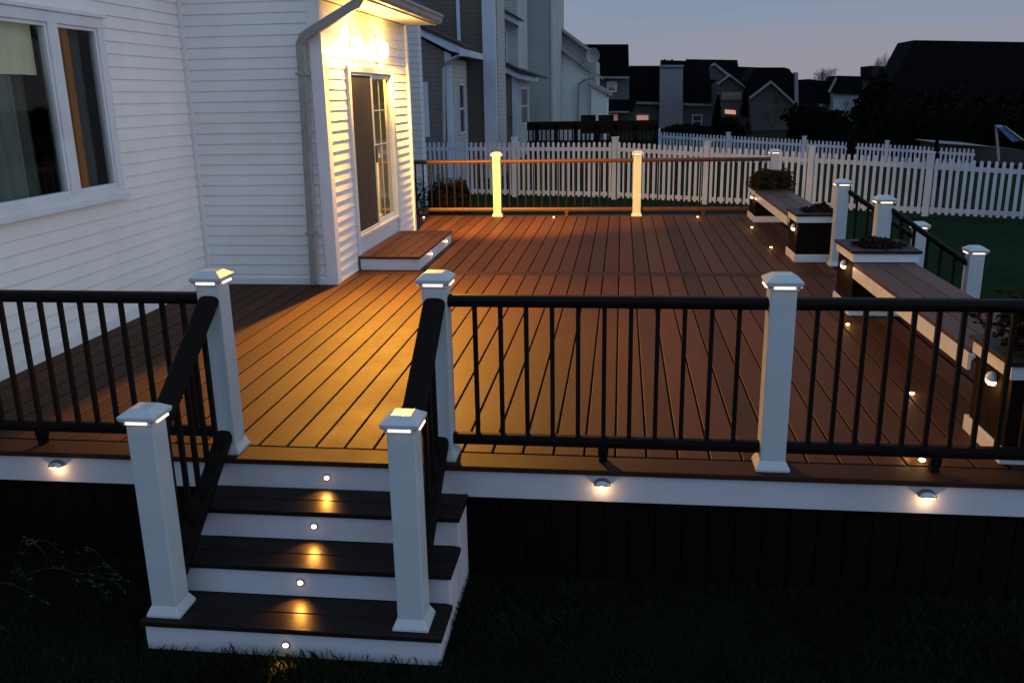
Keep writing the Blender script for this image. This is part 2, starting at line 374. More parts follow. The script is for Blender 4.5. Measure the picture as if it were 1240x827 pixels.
# ------------------------------------------------------------------ stairs
st = thing('front_stairs', 'front deck stairs with dark treads and white risers between two white posts', 'stairs', (XA, 0, 0))
SX0, SX1 = -2.27, -.805
RISE = .1717; RUN = .268
for k in range(3):
    z = -RISE*(k+1); y0 = -RUN*(k+1); e = .03*k*0
    m = MB(); m.box(SX0-XA-.015, SX1-XA+.015, y0-.022, y0+RUN/2-.018, z-.028, z); m.box(SX0-XA-.015, SX1-XA+.015, y0+RUN/2-.012, y0+RUN-.004, z-.028, z)
    m.build('tread', M['tread'], st, bevel=.003, seg=1)
    m = MB(); zb = z-RISE+.0 if k < 2 else GZ
    m.box(SX0-XA, SX1-XA, y0, y0+.018, max(zb, GZ), z-.029); m.build('riser', M['fascia'], st, bevel=.0015, seg=1)
    # side panels
    for xa, xb in ((SX1-XA-.018, SX1-XA), (SX0-XA, SX0-XA+.018)):
        MB().box(xa, xb, y0+.019, (y0+RUN-.001 if k else -.001), GZ, z-.029).build('side_panel', M['fascia'], st, bevel=.0015, seg=1)
ss = thing('side_stairs', 'short side stairs from the deck down to the lawn between four white posts', 'stairs', (DX1, 4.2, 0))
for k in range(3):
    z = -RISE*(k+1); x0 = RUN*(k+1)
    MB().box(x0-RUN+.004, x0+.02, -.05, 1.68, z-.028, z).build('tread', M['tread'], ss, bevel=.003, seg=1)
    MB().box(x0-.018, x0, -.04, 1.67, max(z-RISE, GZ), z-.029).build('riser', M['fascia'], ss)
    MB().box(x0-RUN+.02, x0-.019, -.04, -.022, GZ, z-.029).build('side_panel', M['fascia'], ss)

# ------------------------------------------------------------------ small deck lights
def lamp(p, energy, col=(1, .6, .28), r=.02, kind='POINT', rot=None, size=None, blend=1):
    l = bpy.data.lights.new('warm_light', kind); l.energy = energy; l.color = col; l.shadow_soft_size = r
    if kind == 'SPOT': l.spot_size = size; l.spot_blend = blend
    o = bpy.data.objects.new('warm_light', l); COL.objects.link(o); o.location = p
    if rot is not None: o.rotation_euler = Vector(rot).to_track_quat('-Z', 'Y').to_euler()
    return o
def step_light(loc, label, energy=.35):
    t = thing('step_light', label, 'light', loc, 0, 'round step lights in the front stair risers')
    m = MB(); n = 16
    m.loft([[(r*math.cos(2*PI*i/n), y, r*math.sin(2*PI*i/n)) for i in range(n)] for r, y in ((.020, 0), (.020, -.004), (.014, -.006))]); m.build('bezel', M['chrome'], t)
    m = MB(); m.loft([[(r*math.cos(2*PI*i/n), y, r*math.sin(2*PI*i/n)*.75) for i in range(n)] for r, y in ((.015, -.003), (.012, -.011), (.005, -.014))]); m.build('lens', M['lens_hot'], t, smooth=True)
    g = lamp((0, -.03, -.01), energy, (1, .40, .06), .008, 'SPOT', (0, -.75, -.75), math.radians(110)); g.parent = t
    return t
rl = [(-1.582, 0, -.105, 'light in the top riser, just under the deck edge'), (-1.575, -RUN, -.262, 'light in the second riser down'),
      (-1.567, -RUN*2, -.435, 'light in the third riser down'), (-1.558, -RUN*3, -.612, 'light in the bottom riser, just above the grass')]
for a in rl: step_light((a[0], a[1]-.001, a[2]), 'small round glowing '+a[3], 9.0)
def fascia_light(loc, label):
    t = thing('fascia_light', label, 'light', loc, 0, 'half round lights along the white fascia')
    m = MB(); n = 14
    rings = []
    for k in range(6):   # hood, half dome, open below
        a = k/5*PI/2; y = -.034*math.cos(a); s = math.sin(a)
        rings.append([(.046*math.cos(PI*i/n), -(.006+.036*math.cos(a)), .004+.030*math.sin(a)*math.sin(PI*i/n)) for i in range(n+1)])
    m.loft([[(.046*math.cos(PI*i/n), -.001, .034*math.sin(PI*i/n)) for i in range(n+1)], [(.046*math.cos(PI*i/n), -.024, .030*math.sin(PI*i/n)) for i in range(n+1)], [(.034*math.cos(PI*i/n), -.040, .018*math.sin(PI*i/n)) for i in range(n+1)]])
    m.build('hood', M['chrome'], t, smooth=True)
    m = MB(); m.loft([[(.038*math.cos(PI+PI*i/n), y, .018*f*math.sin(PI+PI*i/n)) for i in range(n+1)] for y, f in ((-.002, 1), (-.022, 1), (-.034, .6))]); m.build('lens', M['lens'], t)
    g = lamp((0, -.048, -.034), .38, (1, .56, .26), .008, 'POINT'); g.parent = t
for x, s in ((-3.178, 'half round hooded light on the white fascia under the left railing'), (-.067, 'half round hooded light on the white fascia under the middle of the front railing'), (1.575, 'half round hooded light on the white fascia near the right end')):
    fascia_light((x, -.001, -.085), s)
def deck_dot(loc, label, e=.12, r=.017):
    t = thing('deck_light', label, 'light', loc, 0, 'tiny recessed deck floor lights')
    m = MB(); m.lathe(0, 0, [(r*1.5, .0), (r*1.5, .003), (r*1.1, .005)], 16); m.build('bezel', M['chrome'], t)
    m = MB(); m.lathe(0, 0, [(r, .004), (r*.9, .011), (r*.3, .014)], 16); m.build('lens', M['lens_gold'], t, smooth=True)
    g = lamp((0, 0, .035), e*2.2*random.uniform(.8, 1.2), (1, .5, .14), .008); g.parent = t
for x, y, s in ((1.90, 8.72, 'tiny floor light beside the bushy planter bench'), (1.90, 6.99, 'tiny floor light just before the second planter'),
                (1.92, 3.12, 'tiny floor light beside the long bench near its far end'), (1.90, 1.34, 'tiny floor light beside the middle of the long bench'),
                (1.565, .31, 'tiny floor light just inside the front railing'), (1.62, .235, 'tiny added lamp in place of a reflection at the railing foot'),  # second dot is an added lamp standing in for a reflection
                (-3.2, 9.86, 'tiny floor light below the back railing near the house corner'), (-1.06, 9.86, 'tiny floor light below the back railing between the lit posts'),
                (1.22, 9.86, 'tiny floor light below the back railing on its right section')):
    deck_dot((x, y, .001), s)

# ------------------------------------------------------------------ planters and benches
PX0, PX1 = 2.0, 2.54
def planter(y0, y1, label, h=.55):
    t = thing('planter_box', label, 'planter', ((PX0+PX1)/2, (y0+y1)/2, 0), 0, 'square planter boxes along the deck edge')
    hw = (PX1-PX0)/2; hd = (y1-y0)/2
    m = MB(); q = .02
    for i in range(4):   # boarded walls
        w = (2*hw-2*q)/4; m.box(-hw+q+i*w+.002, -hw+q+(i+1)*w-.002, -hd+q, -hd+q+.02, .06, h-.04); m.box(-hw+q+i*w+.002, -hw+q+(i+1)*w-.002, hd-q-.02, hd-q, .06, h-.04)
        w = (2*hd-2*q)/4
        for xx in (-hw+q, hw-q-.02): m.box(xx, xx+.02, -hd+q+i*w+.002, -hd+q+(i+1)*w-.002, .06, h-.04)
    m.box(-hw+.045, hw-.045, -hd+.045, hd-.045, .03, h-.06)
    m.build('wall', M['planter'], t)
    m = MB()
    for a, c in ((h-.075, h-.002),):
        m.box(-hw, hw, -hd, -hd+.018, a, c); m.box(-hw, hw, hd-.018, hd, a, c); m.box(-hw, -hw+.018, -hd+.018, hd-.018, a, c); m.box(hw-.018, hw, -hd+.018, hd-.018, a, c)
    m.build('top_band', M['vinyl'], t, bevel=.002, seg=1)
    m = MB(); m.box(-hw, hw, -hd, -hd+.018, .002, .09); m.box(-hw, hw, hd-.018, hd, .002, .09); m.box(-hw, -hw+.018, -hd+.018, hd-.018, .002, .09); m.box(hw-.018, hw, -hd+.018, hd-.018, .002, .09)
    m.build('base_band', M['vinyl'], t, bevel=.002, seg=1)
    m = MB(); c = h; o = .02; w = .10
    m.box(-hw-o, hw+o, -hd-o, -hd+w, c, c+.025); m.box(-hw-o, hw+o, hd-w, hd+o, c, c+.025); m.box(-hw-o, -hw+w, -hd+w+.001, hd-w-.001, c, c+.025); m.box(hw-w, hw+o, -hd+w+.001, hd-w-.001, c, c+.025)
    m.build('cap_frame', M['planter_cap'], t, bevel=.003, seg=1)
    MB().box(-hw+.06, hw-.06, -hd+.06, hd-.06, h-.05, h+.005).build('soil', M['under'], t)
    return t
planter(9.28, 9.98, 'farthest planter box, filled by a dense rounded bush', .47)
planter(6.0, 6.55, 'second farthest planter box beside the tall white post, with low dry plants', .53)
planter(3.45, 4.06, 'planter box at the far end of the long bench, with flat withered plants')
planter(.22, .74, 'nearest planter box at the right edge of the photo, with dark reddish leaves', .54)
def bench(y0, y1, label):
    t = thing('bench', label, 'bench', (PX0, (y0+y1)/2, 0), 0, 'low benches between the planters')
    h = (y1-y0)/2; z = .475
    m = MB()
    for i in range(3): m.box(.0+i*.17+.004, .0+(i+1)*.17-.004, -h, h, z-.03, z)
    m.build('seat', M['bench'], t, bevel=.003, seg=1)
    MB().box(-.002, .018, -h, h, z-.13, z-.031).build('front_band', M['vinyl'], t, bevel=.002, seg=1)
    MB().box(.50, .52, -h, h, z-.13, z-.031).build('support', M['under'], t)
bench(.78, 3.42, 'long low bench between the nearest planter and the withered planter')
bench(6.59, 9.26, 'farther low bench running from the bushy planter to the second planter')
def puck(loc, label):
    t = thing('wall_light', label, 'light', loc, 0, 'half dome lights on the planter sides')
    n = 14
    m = MB(); m.loft([[(-x_, .042*f*math.cos(PI*i/n), .048*f*math.sin(PI*i/n)) for i in range(n+1)] for x_, f in ((.0, 1), (.026, .9), (.040, .55), (.044, .1))]); m.build('hood', M['vinyl'], t, smooth=True)
    m = MB(); m.loft([[(-x_, .040*f*math.cos(PI+PI*i/n), .032*f*math.sin(PI+PI*i/n)) for i in range(n+1)] for x_, f in ((.001, 1), (.024, .9), (.036, .5))]); m.build('lens', M['lens'], t)
    g = lamp((-.06, 0, -.035), .6, (1, .52, .22), .01); g.parent = t
for y, z, s in ((.46, .39, 'half dome wall light on the nearest planter'), (3.77, .39, 'half dome wall light on the planter with withered plants'),
                (6.2, .37, 'half dome wall light on the second farthest planter'), (9.6, .35, 'half dome wall light on the bushy planter')):
    puck((PX0+.018, y, z), s)

# ------------------------------------------------------------------ plants
def leaf_mat(name, c, var=.5):
    m = mat(name, c, .85, var, 9, spec=.08); return m
M['bush'] = leaf_mat('olive_bush_leaf', (.030, .023, .007)); M['dark_leaf'] = leaf_mat('dark_shrub_leaf', (.004, .005, .003)); M['dry'] = leaf_mat('dry_plant_leaf', (.022, .011, .008))
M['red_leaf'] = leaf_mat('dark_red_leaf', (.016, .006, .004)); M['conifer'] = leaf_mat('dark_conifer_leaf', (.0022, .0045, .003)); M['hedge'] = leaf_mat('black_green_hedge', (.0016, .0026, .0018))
def leaves(m, c, r, n, s, fn=None, flat=0.0, seed=0):
    R = random.Random(seed)
    for i in range(n):
        while True:
            p = Vector((R.uniform(-1, 1), R.uniform(-1, 1), R.uniform(-1, 1)))
            if .0 < p.length < 1: break
        if R.random() < .7: p = p.normalized()*R.uniform(.72, 1.04)
        k = 1+.16*math.sin(p.x*7+seed)+.14*math.sin(p.y*9+seed*2)+.12*math.sin(p.z*8+seed)
        q = Vector((c[0]+p.x*r[0]*k, c[1]+p.y*r[1]*k, c[2]+p.z*r[2]*k))
        a = Vector((R.gauss(0, 1), R.gauss(0, 1), R.gauss(0, 1)*(1-flat))).normalized(); bq = a.orthogonal().normalized(); w = a.cross(bq)
        L = s*R.uniform(.6, 1.4)
        m.add([q-bq*L*.5, q+w*L*.28, q+bq*L*.6, q-w*L*.28], [(0, 1, 2, 3)])
def plant(name, label, cat, base, blobs, matl, n, s, group=None, stem=None, seed=1):
    t = thing(name, label, cat, base, 0, group)
    m = MB(); core = MB()
    for k, (c, r) in enumerate(blobs):
        leaves(m, c, r, n, s, seed=seed+k)
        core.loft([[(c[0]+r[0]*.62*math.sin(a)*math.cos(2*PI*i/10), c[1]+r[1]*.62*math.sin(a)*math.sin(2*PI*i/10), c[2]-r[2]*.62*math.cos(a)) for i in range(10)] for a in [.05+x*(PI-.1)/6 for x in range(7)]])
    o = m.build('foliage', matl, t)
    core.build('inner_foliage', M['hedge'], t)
    if stem:
        m = MB(); m.tube([(0, 0, 0), (0.02, 0, stem*.5), (0, .01, stem)], [.03*max(1, stem/2), .02*max(1, stem/2), .01]); m.build('stem', M['bark'], t)
    return t
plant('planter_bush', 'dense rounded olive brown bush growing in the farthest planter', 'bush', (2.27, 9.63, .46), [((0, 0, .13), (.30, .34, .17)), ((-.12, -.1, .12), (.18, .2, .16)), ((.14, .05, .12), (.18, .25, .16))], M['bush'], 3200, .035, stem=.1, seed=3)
plant('low_plant', 'low dry plants in the planter beside the tall white post', 'plant', (2.27, 6.27, .53), [((0, 0, .02), (.20, .2, .05)), ((.06, .05, .05), (.10, .1, .06))], M['dry'], 700, .035, 'low plants in the planters', seed=5)
plant('low_plant', 'flat withered brown plants in the planter at the far end of the long bench', 'plant', (2.27, 3.76, .55), [((0, 0, .02), (.20, .23, .05)), ((-.04, -.02, .04), (.13, .14, .055))], M['dry'], 900, .035, 'low plants in the planters', seed=8)
def leafy(base, label):
    t = thing('leafy_plant', label, 'plant', base)
    R = random.Random(4); m = MB(); sm = MB()
    for i in range(90):
        a = R.uniform(0, 2*PI); l = R.uniform(.18, .46); e = R.uniform(.25, 1.2)
        p = [Vector((0, 0, 0))]
        for k in range(1, 5):
            f = k/4; p.append(Vector((math.cos(a)*l*f*math.cos(e)*1.0, math.sin(a)*l*f*math.cos(e), l*math.sin(e)*f-.16*f*f*l)))
        sm.tube(p, [.005, .004, .003, .002, .001], 4)
        for k in range(1, 5):
            for j in range(3):
                q = p[k]+Vector((R.uniform(-.03, .03), R.uniform(-.03, .03), R.uniform(-.02, .03))); aa = Vector((R.gauss(0, 1), R.gauss(0, 1), R.gauss(0, .5))).normalized(); w = aa.orthogonal().normalized(); L = R.uniform(.03, .06)
                m.add([q, q+aa*L*.5+w*L*.3, q+aa*L, q+aa*L*.5-w*L*.3], [(0, 1, 2, 3)])
    m.build('foliage', M['red_leaf'], t); sm.build('stem', M['bark'], t)
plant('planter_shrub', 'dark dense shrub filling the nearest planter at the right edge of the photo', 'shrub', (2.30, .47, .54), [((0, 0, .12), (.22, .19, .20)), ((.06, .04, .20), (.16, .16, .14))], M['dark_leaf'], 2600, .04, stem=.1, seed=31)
leafy((2.27, .46, .55), 'thin sprigs of small dark red leaves with small reddish leaves spilling from the nearest planter')
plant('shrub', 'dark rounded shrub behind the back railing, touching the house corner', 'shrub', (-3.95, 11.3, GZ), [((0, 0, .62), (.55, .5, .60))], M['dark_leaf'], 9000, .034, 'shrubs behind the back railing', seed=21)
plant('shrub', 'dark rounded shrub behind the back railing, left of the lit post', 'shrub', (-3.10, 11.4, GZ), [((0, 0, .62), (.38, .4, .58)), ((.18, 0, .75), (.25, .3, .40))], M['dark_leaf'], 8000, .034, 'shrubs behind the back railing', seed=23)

# ------------------------------------------------------------------ the white house with its projecting bay
XW, YB, XD, YE = -4.4265, 4.60, -2.99, 8.30
ZTOP = 5.2
house = thing('white_house', 'white sided house with a projecting door bay, lit by warm floodlights', 'house', (XW, YB, GZ))
off = Vector((XW, YB, GZ))
COURSE = .1055
def lap(m, p0, dirv, L, z0, z1, nrm, lim=None, ofs=.0):
    """lap siding: each course leans out to its lower edge"""
    p0 = Vector(p0); dirv = Vector(dirv); nrm = Vector(nrm); k0 = math.floor(z0/COURSE); z = k0*COURSE
    while z < z1-1e-4:
        a = max(z, z0); c = min(z+COURSE, z1)
        la, lc = (0, L) if lim is None else lim(c)
        if lc > la:
            fa = (a-z)/COURSE; fc = (c-z)/COURSE
            def P(s, zz, d): return p0+dirv*s+nrm*d+Vector((0, 0, zz))-off
            d0 = .0105*(1-fa)+.001; d1 = .0105*(1-fc)+.001
            lip = .004
            m.add([P(la, a, d0), P(lc, a, d0), P(lc, a+lip*.6, d0+.001), P(la, a+lip*.6, d0+.001), P(lc, c, d1), P(la, c, d1), P(la, a, 0), P(lc, a, 0)],
                  [(0, 1, 2, 3), (3, 2, 4, 5), (6, 7, 1, 0)])
        z += COURSE
WY0, WY1, WZ0, WZ1 = 1.05, 3.13, 1.13, 2.60     # window opening on left wall
m = MB()
lap(m, (XW, -3.2, 0), (0, 1, 0), WY0+3.2, -.6, ZTOP, (1, 0, 0)); lap(m, (XW, WY1, 0), (0, 1, 0), YB-WY1-.05, -.6, ZTOP, (1, 0, 0))
lap(m, (XW, WY0, 0), (0, 1, 0), WY1-WY0, -.6, WZ0, (1, 0, 0)); lap(m, (XW, WY0, 0), (0, 1, 0), WY1-WY0, WZ1, ZTOP, (1, 0, 0))
def gl(z):
    if z < 2.9: return (0, XD-XW-.10)
    return (0, min(XD-XW-.10, (XD-XW)-(z-2.9)/.75))
lap(m, (XW+.04, YB, 0), (1, 0, 0), XD-XW, -.0, ZTOP, (0, -1, 0), gl)
m.build('siding_wall', M['siding'], house)
DY0, DY1_, DZ0, DZ1 = 5.38, 7.34, .17, 2.26
m = MB()
lap(m, (XD, YB+.09, 0), (0, 1, 0), DY0-YB-.09, 0, 2.86, (1, 0, 0)); lap(m, (XD, DY1_, 0), (0, 1, 0), YE-DY1_-.09, 0, 2.86, (1, 0, 0)); lap(m, (XD, DY0, 0), (0, 1, 0), DY1_-DY0, DZ1, 2.86, (1, 0, 0))
m.build('bay_siding', M['siding'], house)
# sheathing core so that nothing is hollow
m = MB()
def hb(mm, x0, x1, y0, y1, z0, z1): mm.box(x0-off.x, x1-off.x, y0-off.y, y1-off.y, z0-off.z, z1-off.z)
hb(m, XW-.06, XW, -3.2, WY0, GZ, ZTOP); hb(m, XW-.06, XW, WY1, YB, GZ, ZTOP); hb(m, XW-.06, XW, WY0, WY1, GZ, WZ0); hb(m, XW-.06, XW, WY0, WY1, WZ1, ZTOP)
hb(m, XW, XD-.06, YB, YB+.06, GZ, 2.88); hb(m, XD-.06, XD, YB+.001, DY0, 0, 2.88); hb(m, XD-.06, XD, DY1_, YE, 0, 2.88); hb(m, XD-.06, XD, DY0, DY1_, DZ1, 2.88)
hb(m, XD-.06, XD, DY0, DY1_, 0, DZ0); hb(m, XW, XD-.061, YE-.06, YE, 0, 2.88); hb(m, XW-.06, XW, YB+.001, 10.2, GZ, ZTOP)
hb(m, XW-.06, XW, -3.26, -3.2, GZ, ZTOP)
m.prism([Vector((XW, YB+.02, 2.88))-off, Vector((XD-.02, YB+.02, 2.88))-off, Vector((XW, YB+.02, 4.75))-off], (0, .04, 0))
m.build('wall_core', M['siding_trim'], house)
# base trim + corner boards
m = MB()
hb(m, XW+.001, XW+.034, -3.2, YB-.07, -.001, .085); hb(m, XW+.05, XD-.10, YB-.032, YB-.001, .001, .075)
m.build('base_trim', M['siding_trim'], house, bevel=.003, seg=1); m = MB()
hb(m, XW, XW+.045, YB-.045, YB, 0, ZTOP); m.build('inner_corner_trim', M['siding_trim'], house); m = MB()
hb(m, XD-.10, XD+.030, YB-.032, YB-.0005, 0, 2.86); hb(m, XD+.0005, XD+.031, YB-.0004, YB+.09, 0, 2.86); m.build('corner_trim', M['siding_trim'], house, bevel=.003, seg=1); m = MB()
hb(m, XD+.0005, XD+.031, YE-.09, YE, 0, 2.86)
m.build('corner_trim', M['siding_trim'], house, bevel=.003, seg=1)
# roof, soffit, fascia, gutter
YG0, YG1, XS = 4.33, 8.0, -2.55
m = MB(); m.prism([Vector((XS-.06, YG0, 2.99))-off, Vector((XS-.06, YG0, 3.03))-off, Vector((XW, YG0, 4.80))-off, Vector((XW, YG0, 4.74))-off], (0, YG1-YG0+.5, 0)); m.build('roof', M['roof'], house)
m = MB(); hb(m, XD+.032, XS-.02, YG0+.28, YG1+.28, 2.862, 2.885)
m.build('soffit', M['soffit'], house)
m = MB(); hb(m, XS-.02, XS, YG0, YG1+.30, 2.85, 2.99); m.build('eave_fascia', M['soffit'], house, bevel=.002, seg=1)
gut = thing('rain_gutter', 'grey rain gutter along the lit eave above the glass door', 'gutter', (XS, YG0, 2.87))
gp = [(0, 0), (.055, 0), (.075, .03), (.082, .07), (.10, .095), (.10, .12), (.092, .12), (.09, .10), (.07, .075), (.065, .04), (.05, .012), (0.004, .012), (.004, .12), (0, .12)]
m = MB(); m.loft([[(a+.001, y, c) for a, c in gp] for y in (0, 4.0)]); m.build('trough', M['gutter'], gut)
m = MB(); m.prism([(.001, 0, 0), (.055, 0, 0), (.075, 0, .03), (.082, 0, .07), (.10, 0, .095), (.10, 0, .12), (.001, 0, .12)], (0, -.006, 0)); m.build('end_cap', M['gutter'], gut)
m = MB(); m.prism([(.001, 4.006, 0), (.055, 4.006, 0), (.075, 4.006, .03), (.082, 4.006, .07), (.10, 4.006, .095), (.10, 4.006, .12), (.001, 4.006, .12)], (0, -.006, 0)); m.build('end_cap', M['gutter'], gut)
ds = thing('downspout', 'grey downspout bending from the gutter and running down the white house corner', 'downspout', (-3.2, 4.5, 0))
def rect_sweep(m, pts, w, d):
    rings = []
    for i, p in enumerate(pts):
        p = Vector(p); a = Vector(pts[max(i-1, 0)]); c = Vector(pts[min(i+1, len(pts)-1)]); t = (c-a).normalized()
        n = Vector((0, 1, 0)); n = (n-t*n.dot(t)).normalized(); s = t.cross(n).normalized()
        rings.append([p+s*w+n*d, p-s*w+n*d, p-s*w-n*d, p+s*w-n*d])
    m.loft(rings)
m = MB(); rect_sweep(m, [(.70, -.08, 2.90), (.70, -.08, 2.84), (.66, -.08, 2.78), (.20, -.02, 2.555), (.09, -.0, 2.50), (.045, .02, 2.43), (.045, .02, 2.30)], .045, .033)
m.build('elbow', M['gutter'], ds, bevel=.008)
m = MB(); rect_sweep(m, [(.045, .02, 2.33), (.02, .02, 1.2), (-.005, .02, .03)], .041, .032); m.build('pipe', M['gutter'], ds, bevel=.006)
MB().box(-.02, .10, .0-.022, .066, 2.14, 2.165).build('strap', M['gutter'], ds); MB().box(-.055, .065, -.022, .066, .55, .57).build('strap', M['gutter'], ds)
# left window
win = thing('window', 'white framed double window on the left wall with curtains inside', 'window', (XW, WY0, WZ0))
win.parent = house; win.location = Vector((XW, WY0, WZ0))-off
del win['label'], win['category']
def wb(mm, x0, x1, y0, y1, z0, z1): mm.box(x0, x1, y0-WY0, y1-WY0, z0-WZ0, z1-WZ0)
m = MB(); ft = .085
wb(m, -.05, .045, WY0, WY1, WZ1-ft, WZ1); wb(m, -.05, .045, WY0, WY1, WZ0, WZ0+ft-.01); wb(m, -.05, .045, WY1-.10, WY1, WZ0+ft-.01, WZ1-ft); wb(m, -.05, .045, WY0, WY0+.1, WZ0+ft-.01, WZ1-ft)
ym = 2.415; wb(m, -.05, .045, ym-.06, ym+.06, WZ0+ft-.01, WZ1-ft)
wb(m, -.02, .062, WY0-.03, WY1+.03, WZ1, WZ1+.03); wb(m, -.02, .075, WY0-.04, WY1+.04, WZ0-.04, WZ0)
m.build('window_frame', M['vinyl'], win, bevel=.004)
m = MB()
for a, c in ((WY0+.1, ym-.06), (ym+.06, WY1-.10)):
    q = .028
    wb(m, -.02, .030, a, c, WZ1-ft-q, WZ1-ft); wb(m, -.02, .03, a, c, WZ0+ft-.01, WZ0+ft-.01+q); wb(m, -.02, .03, a, a+q, WZ0+ft-.01+q, WZ1-ft-q); wb(m, -.02, .03, c-q, c, WZ0+ft-.01+q, WZ1-ft-q)
m.build('sash', M['vinyl'], win, bevel=.003)
def sheet(mm, x, y0, y1, z0, z1): mm.add([(x, y0, z0), (x, y1, z0), (x, y1, z1), (x, y0, z1)], [(0, 1, 2, 3)])
m = MB(); sheet(m, .002, .1, ym-.06-WY0, ft, WZ1-ft-WZ0); m.build('pane', M['glass'], win, fix=False)
m = MB(); sheet(m, .002, ym+.06-WY0, WY1-.1-WY0, ft, WZ1-ft-WZ0); m.build('pane', M['glass'], win, fix=False)
# room behind
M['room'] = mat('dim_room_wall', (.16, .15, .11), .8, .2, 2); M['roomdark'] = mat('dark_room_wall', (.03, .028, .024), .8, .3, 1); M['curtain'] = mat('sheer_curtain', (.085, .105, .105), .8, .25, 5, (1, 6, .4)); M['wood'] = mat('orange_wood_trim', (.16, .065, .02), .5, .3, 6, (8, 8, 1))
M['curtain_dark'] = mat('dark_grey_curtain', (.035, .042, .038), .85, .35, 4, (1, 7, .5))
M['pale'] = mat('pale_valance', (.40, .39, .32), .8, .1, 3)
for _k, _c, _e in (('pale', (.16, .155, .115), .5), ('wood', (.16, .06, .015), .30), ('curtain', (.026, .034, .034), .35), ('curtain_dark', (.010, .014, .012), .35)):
    _b = M[_k].node_tree.nodes['Principled BSDF']; _b.inputs['Emission Color'].default_value = list(_c)+[1]; _b.inputs['Emission Strength'].default_value = _e  # faint glow put into curtains, valance and trim to brighten the room
m = MB()
wb(m, -2.5, -2.46, WY0-.5, WY1+.8, WZ0-.6, WZ1+.4); wb(m, -2.46, -.07, WY0-.5, WY0-.46, WZ0-.6, WZ1+.4); wb(m, -2.46, -.07, WY1+.76, WY1+.8, WZ0-.6, WZ1+.4); wb(m, -2.46, -.07, WY0-.46, WY1+.76, WZ1+.36, WZ1+.4); wb(m, -2.46, -.07, WY0-.46, WY1+.76, WZ0-.6, WZ0-.56)
m.build('room', M['roomdark'], win)
def drape(y0, y1, z0, z1, xo, amp, k, mt, nm):
    m = MB(); n = int((y1-y0)/.012)
    pr = [(xo+amp*math.sin(i*k)+amp*.5*math.sin(i*k*.37), y0+(y1-y0)*i/n) for i in range(n+1)]
    vs = [(a, c-WY0, z0-WZ0) for a, c in pr]+[(a, c-WY0, z1-WZ0) for a, c in pr]
    m.add(vs, [(i, i+1, i+n+2, i+n+1) for i in range(n)]); o = m.build(nm, mt, win, smooth=True); return o
drape(WY0+.12, 2.12, WZ0+.02, WZ1-.42, -.16, .012, .55, M['curtain'], 'curtain')
drape(2.10, ym-.05, WZ0+.02, WZ1-.45, -.22, .014, .5, M['curtain_dark'], 'dark_curtain')
drape(ym+.05, 2.70, WZ0+.02, WZ1-.02, -.14, .010, .5, M['curtain_dark'], 'dark_curtain')
drape(2.79, WY1-.08, WZ0+.02, WZ1-.02, -.14, .010, .5, M['curtain_dark'], 'dark_curtain')
drape(WY0+.1, ym-.05, WZ1-.47, WZ1-.02, -.12, .010, .45, M['pale'], 'valance')
m = MB(); wb(m, -.10, -.07, 2.69, 2.775, WZ0+ft, WZ1-ft); m.build('wood_trim', M['wood'], win)
m = MB(); wb(m, -.6, -.25, 1.55, 1.75, 1.15, 2.6); m.build('room_panel', M['curtain'], win)
# sliding glass door
door = thing('sliding_door', '', 'door', (XD, DY0, DZ0)); del door['label'], door['category']
door.parent = house; door.location = Vector((XD, DY0, DZ0))-off
def db(mm, x0, x1, y0, y1, z0, z1): mm.box(x0, x1, y0-DY0, y1-DY0, z0-DZ0, z1-DZ0)
m = MB(); db(m, -.06, .042, DY0, DY0+.07, DZ0, DZ1); db(m, -.06, .042, DY1_-.075, DY1_, DZ0, DZ1); db(m, -.06, .042, DY0+.07, DY1_-.075, DZ1-.07, DZ1)
db(m, -.05, .046, DY0+.07, DY1_-.075, .345, .385); db(m, -.05, .02, DY0+.07, DY1_-.075, DZ0, .345)
m.build('door_frame', M['vinyl'], door, bevel=.004)
dm = 6.33
m = MB(); q = .055
for a, c, xo in ((DY0+.07, dm+.02, .012), (dm-.02, DY1_-.075, -.022)):
    q = .03 if xo > 0 else .055
    db(m, xo-.015, xo+.015, a, a+q, .387, DZ1-.071); db(m, xo-.015, xo+.015, c-q, c, .387, DZ1-.071); db(m, xo-.015, xo+.015, a+q, c-q, DZ1-.071-q, DZ1-.071); db(m, xo-.015, xo+.015, a+q, c-q, .387, .387+q)
m.build('sash', M['vinyl'], door, bevel=.003)
m = MB(); db(m, .010, .013, DY0+.10, dm-.01, .417, DZ1-.101); m.build('screen_panel', M['screen'], door)
m = MB(); sheet(m, -.020, dm+.035-DY0, DY1_-.13-DY0, .44-DZ0, DZ1-.125-DZ0); m.build('pane', M['door_glass'], door, fix=False)
m = MB()
yc = (dm+.035+DY1_-.13)/2
db(m, -.019, -.014, yc-.005, yc+.005, .44, DZ1-.125)
for zz in (1.35, 1.76): db(m, -.019, -.0135, dm+.035, DY1_-.13, zz-.005, zz+.005)
m.build('muntin', M['vinyl'], door)
m = MB(); db(m, .028, .055, dm-.015, dm+.0, 1.15, 1.35); m.build('handle', M['chrome'], door)
M['pane_glow'] = mat('glowing_pane_backing', (.45, .38, .22), .8, .15, 3, (1, 8, .4)); _b = M['pane_glow'].node_tree.nodes['Principled BSDF']; _b.inputs['Emission Color'].default_value = (.5, .36, .13, 1); _b.inputs['Emission Strength'].default_value = .62
m = MB(); db(m, -.058, -.050, dm+.20, DY1_-.10, .42, DZ1-.09); m.build('pane_glow', M['pane_glow'], door)  # self-lit panel added behind the pane to make it look bright
m = MB(); db(m, -1.2, -1.15, DY0, DY1_, .2, 2.4); db(m, -1.15, -.07, DY1_, DY1_+.04, .2, 2.4); db(m, -1.15, -.07, DY0, DY1_, .15, .2); m.build('room', mat('tan_room_wall', (.12, .09, .06), .8, .2, 2), door)
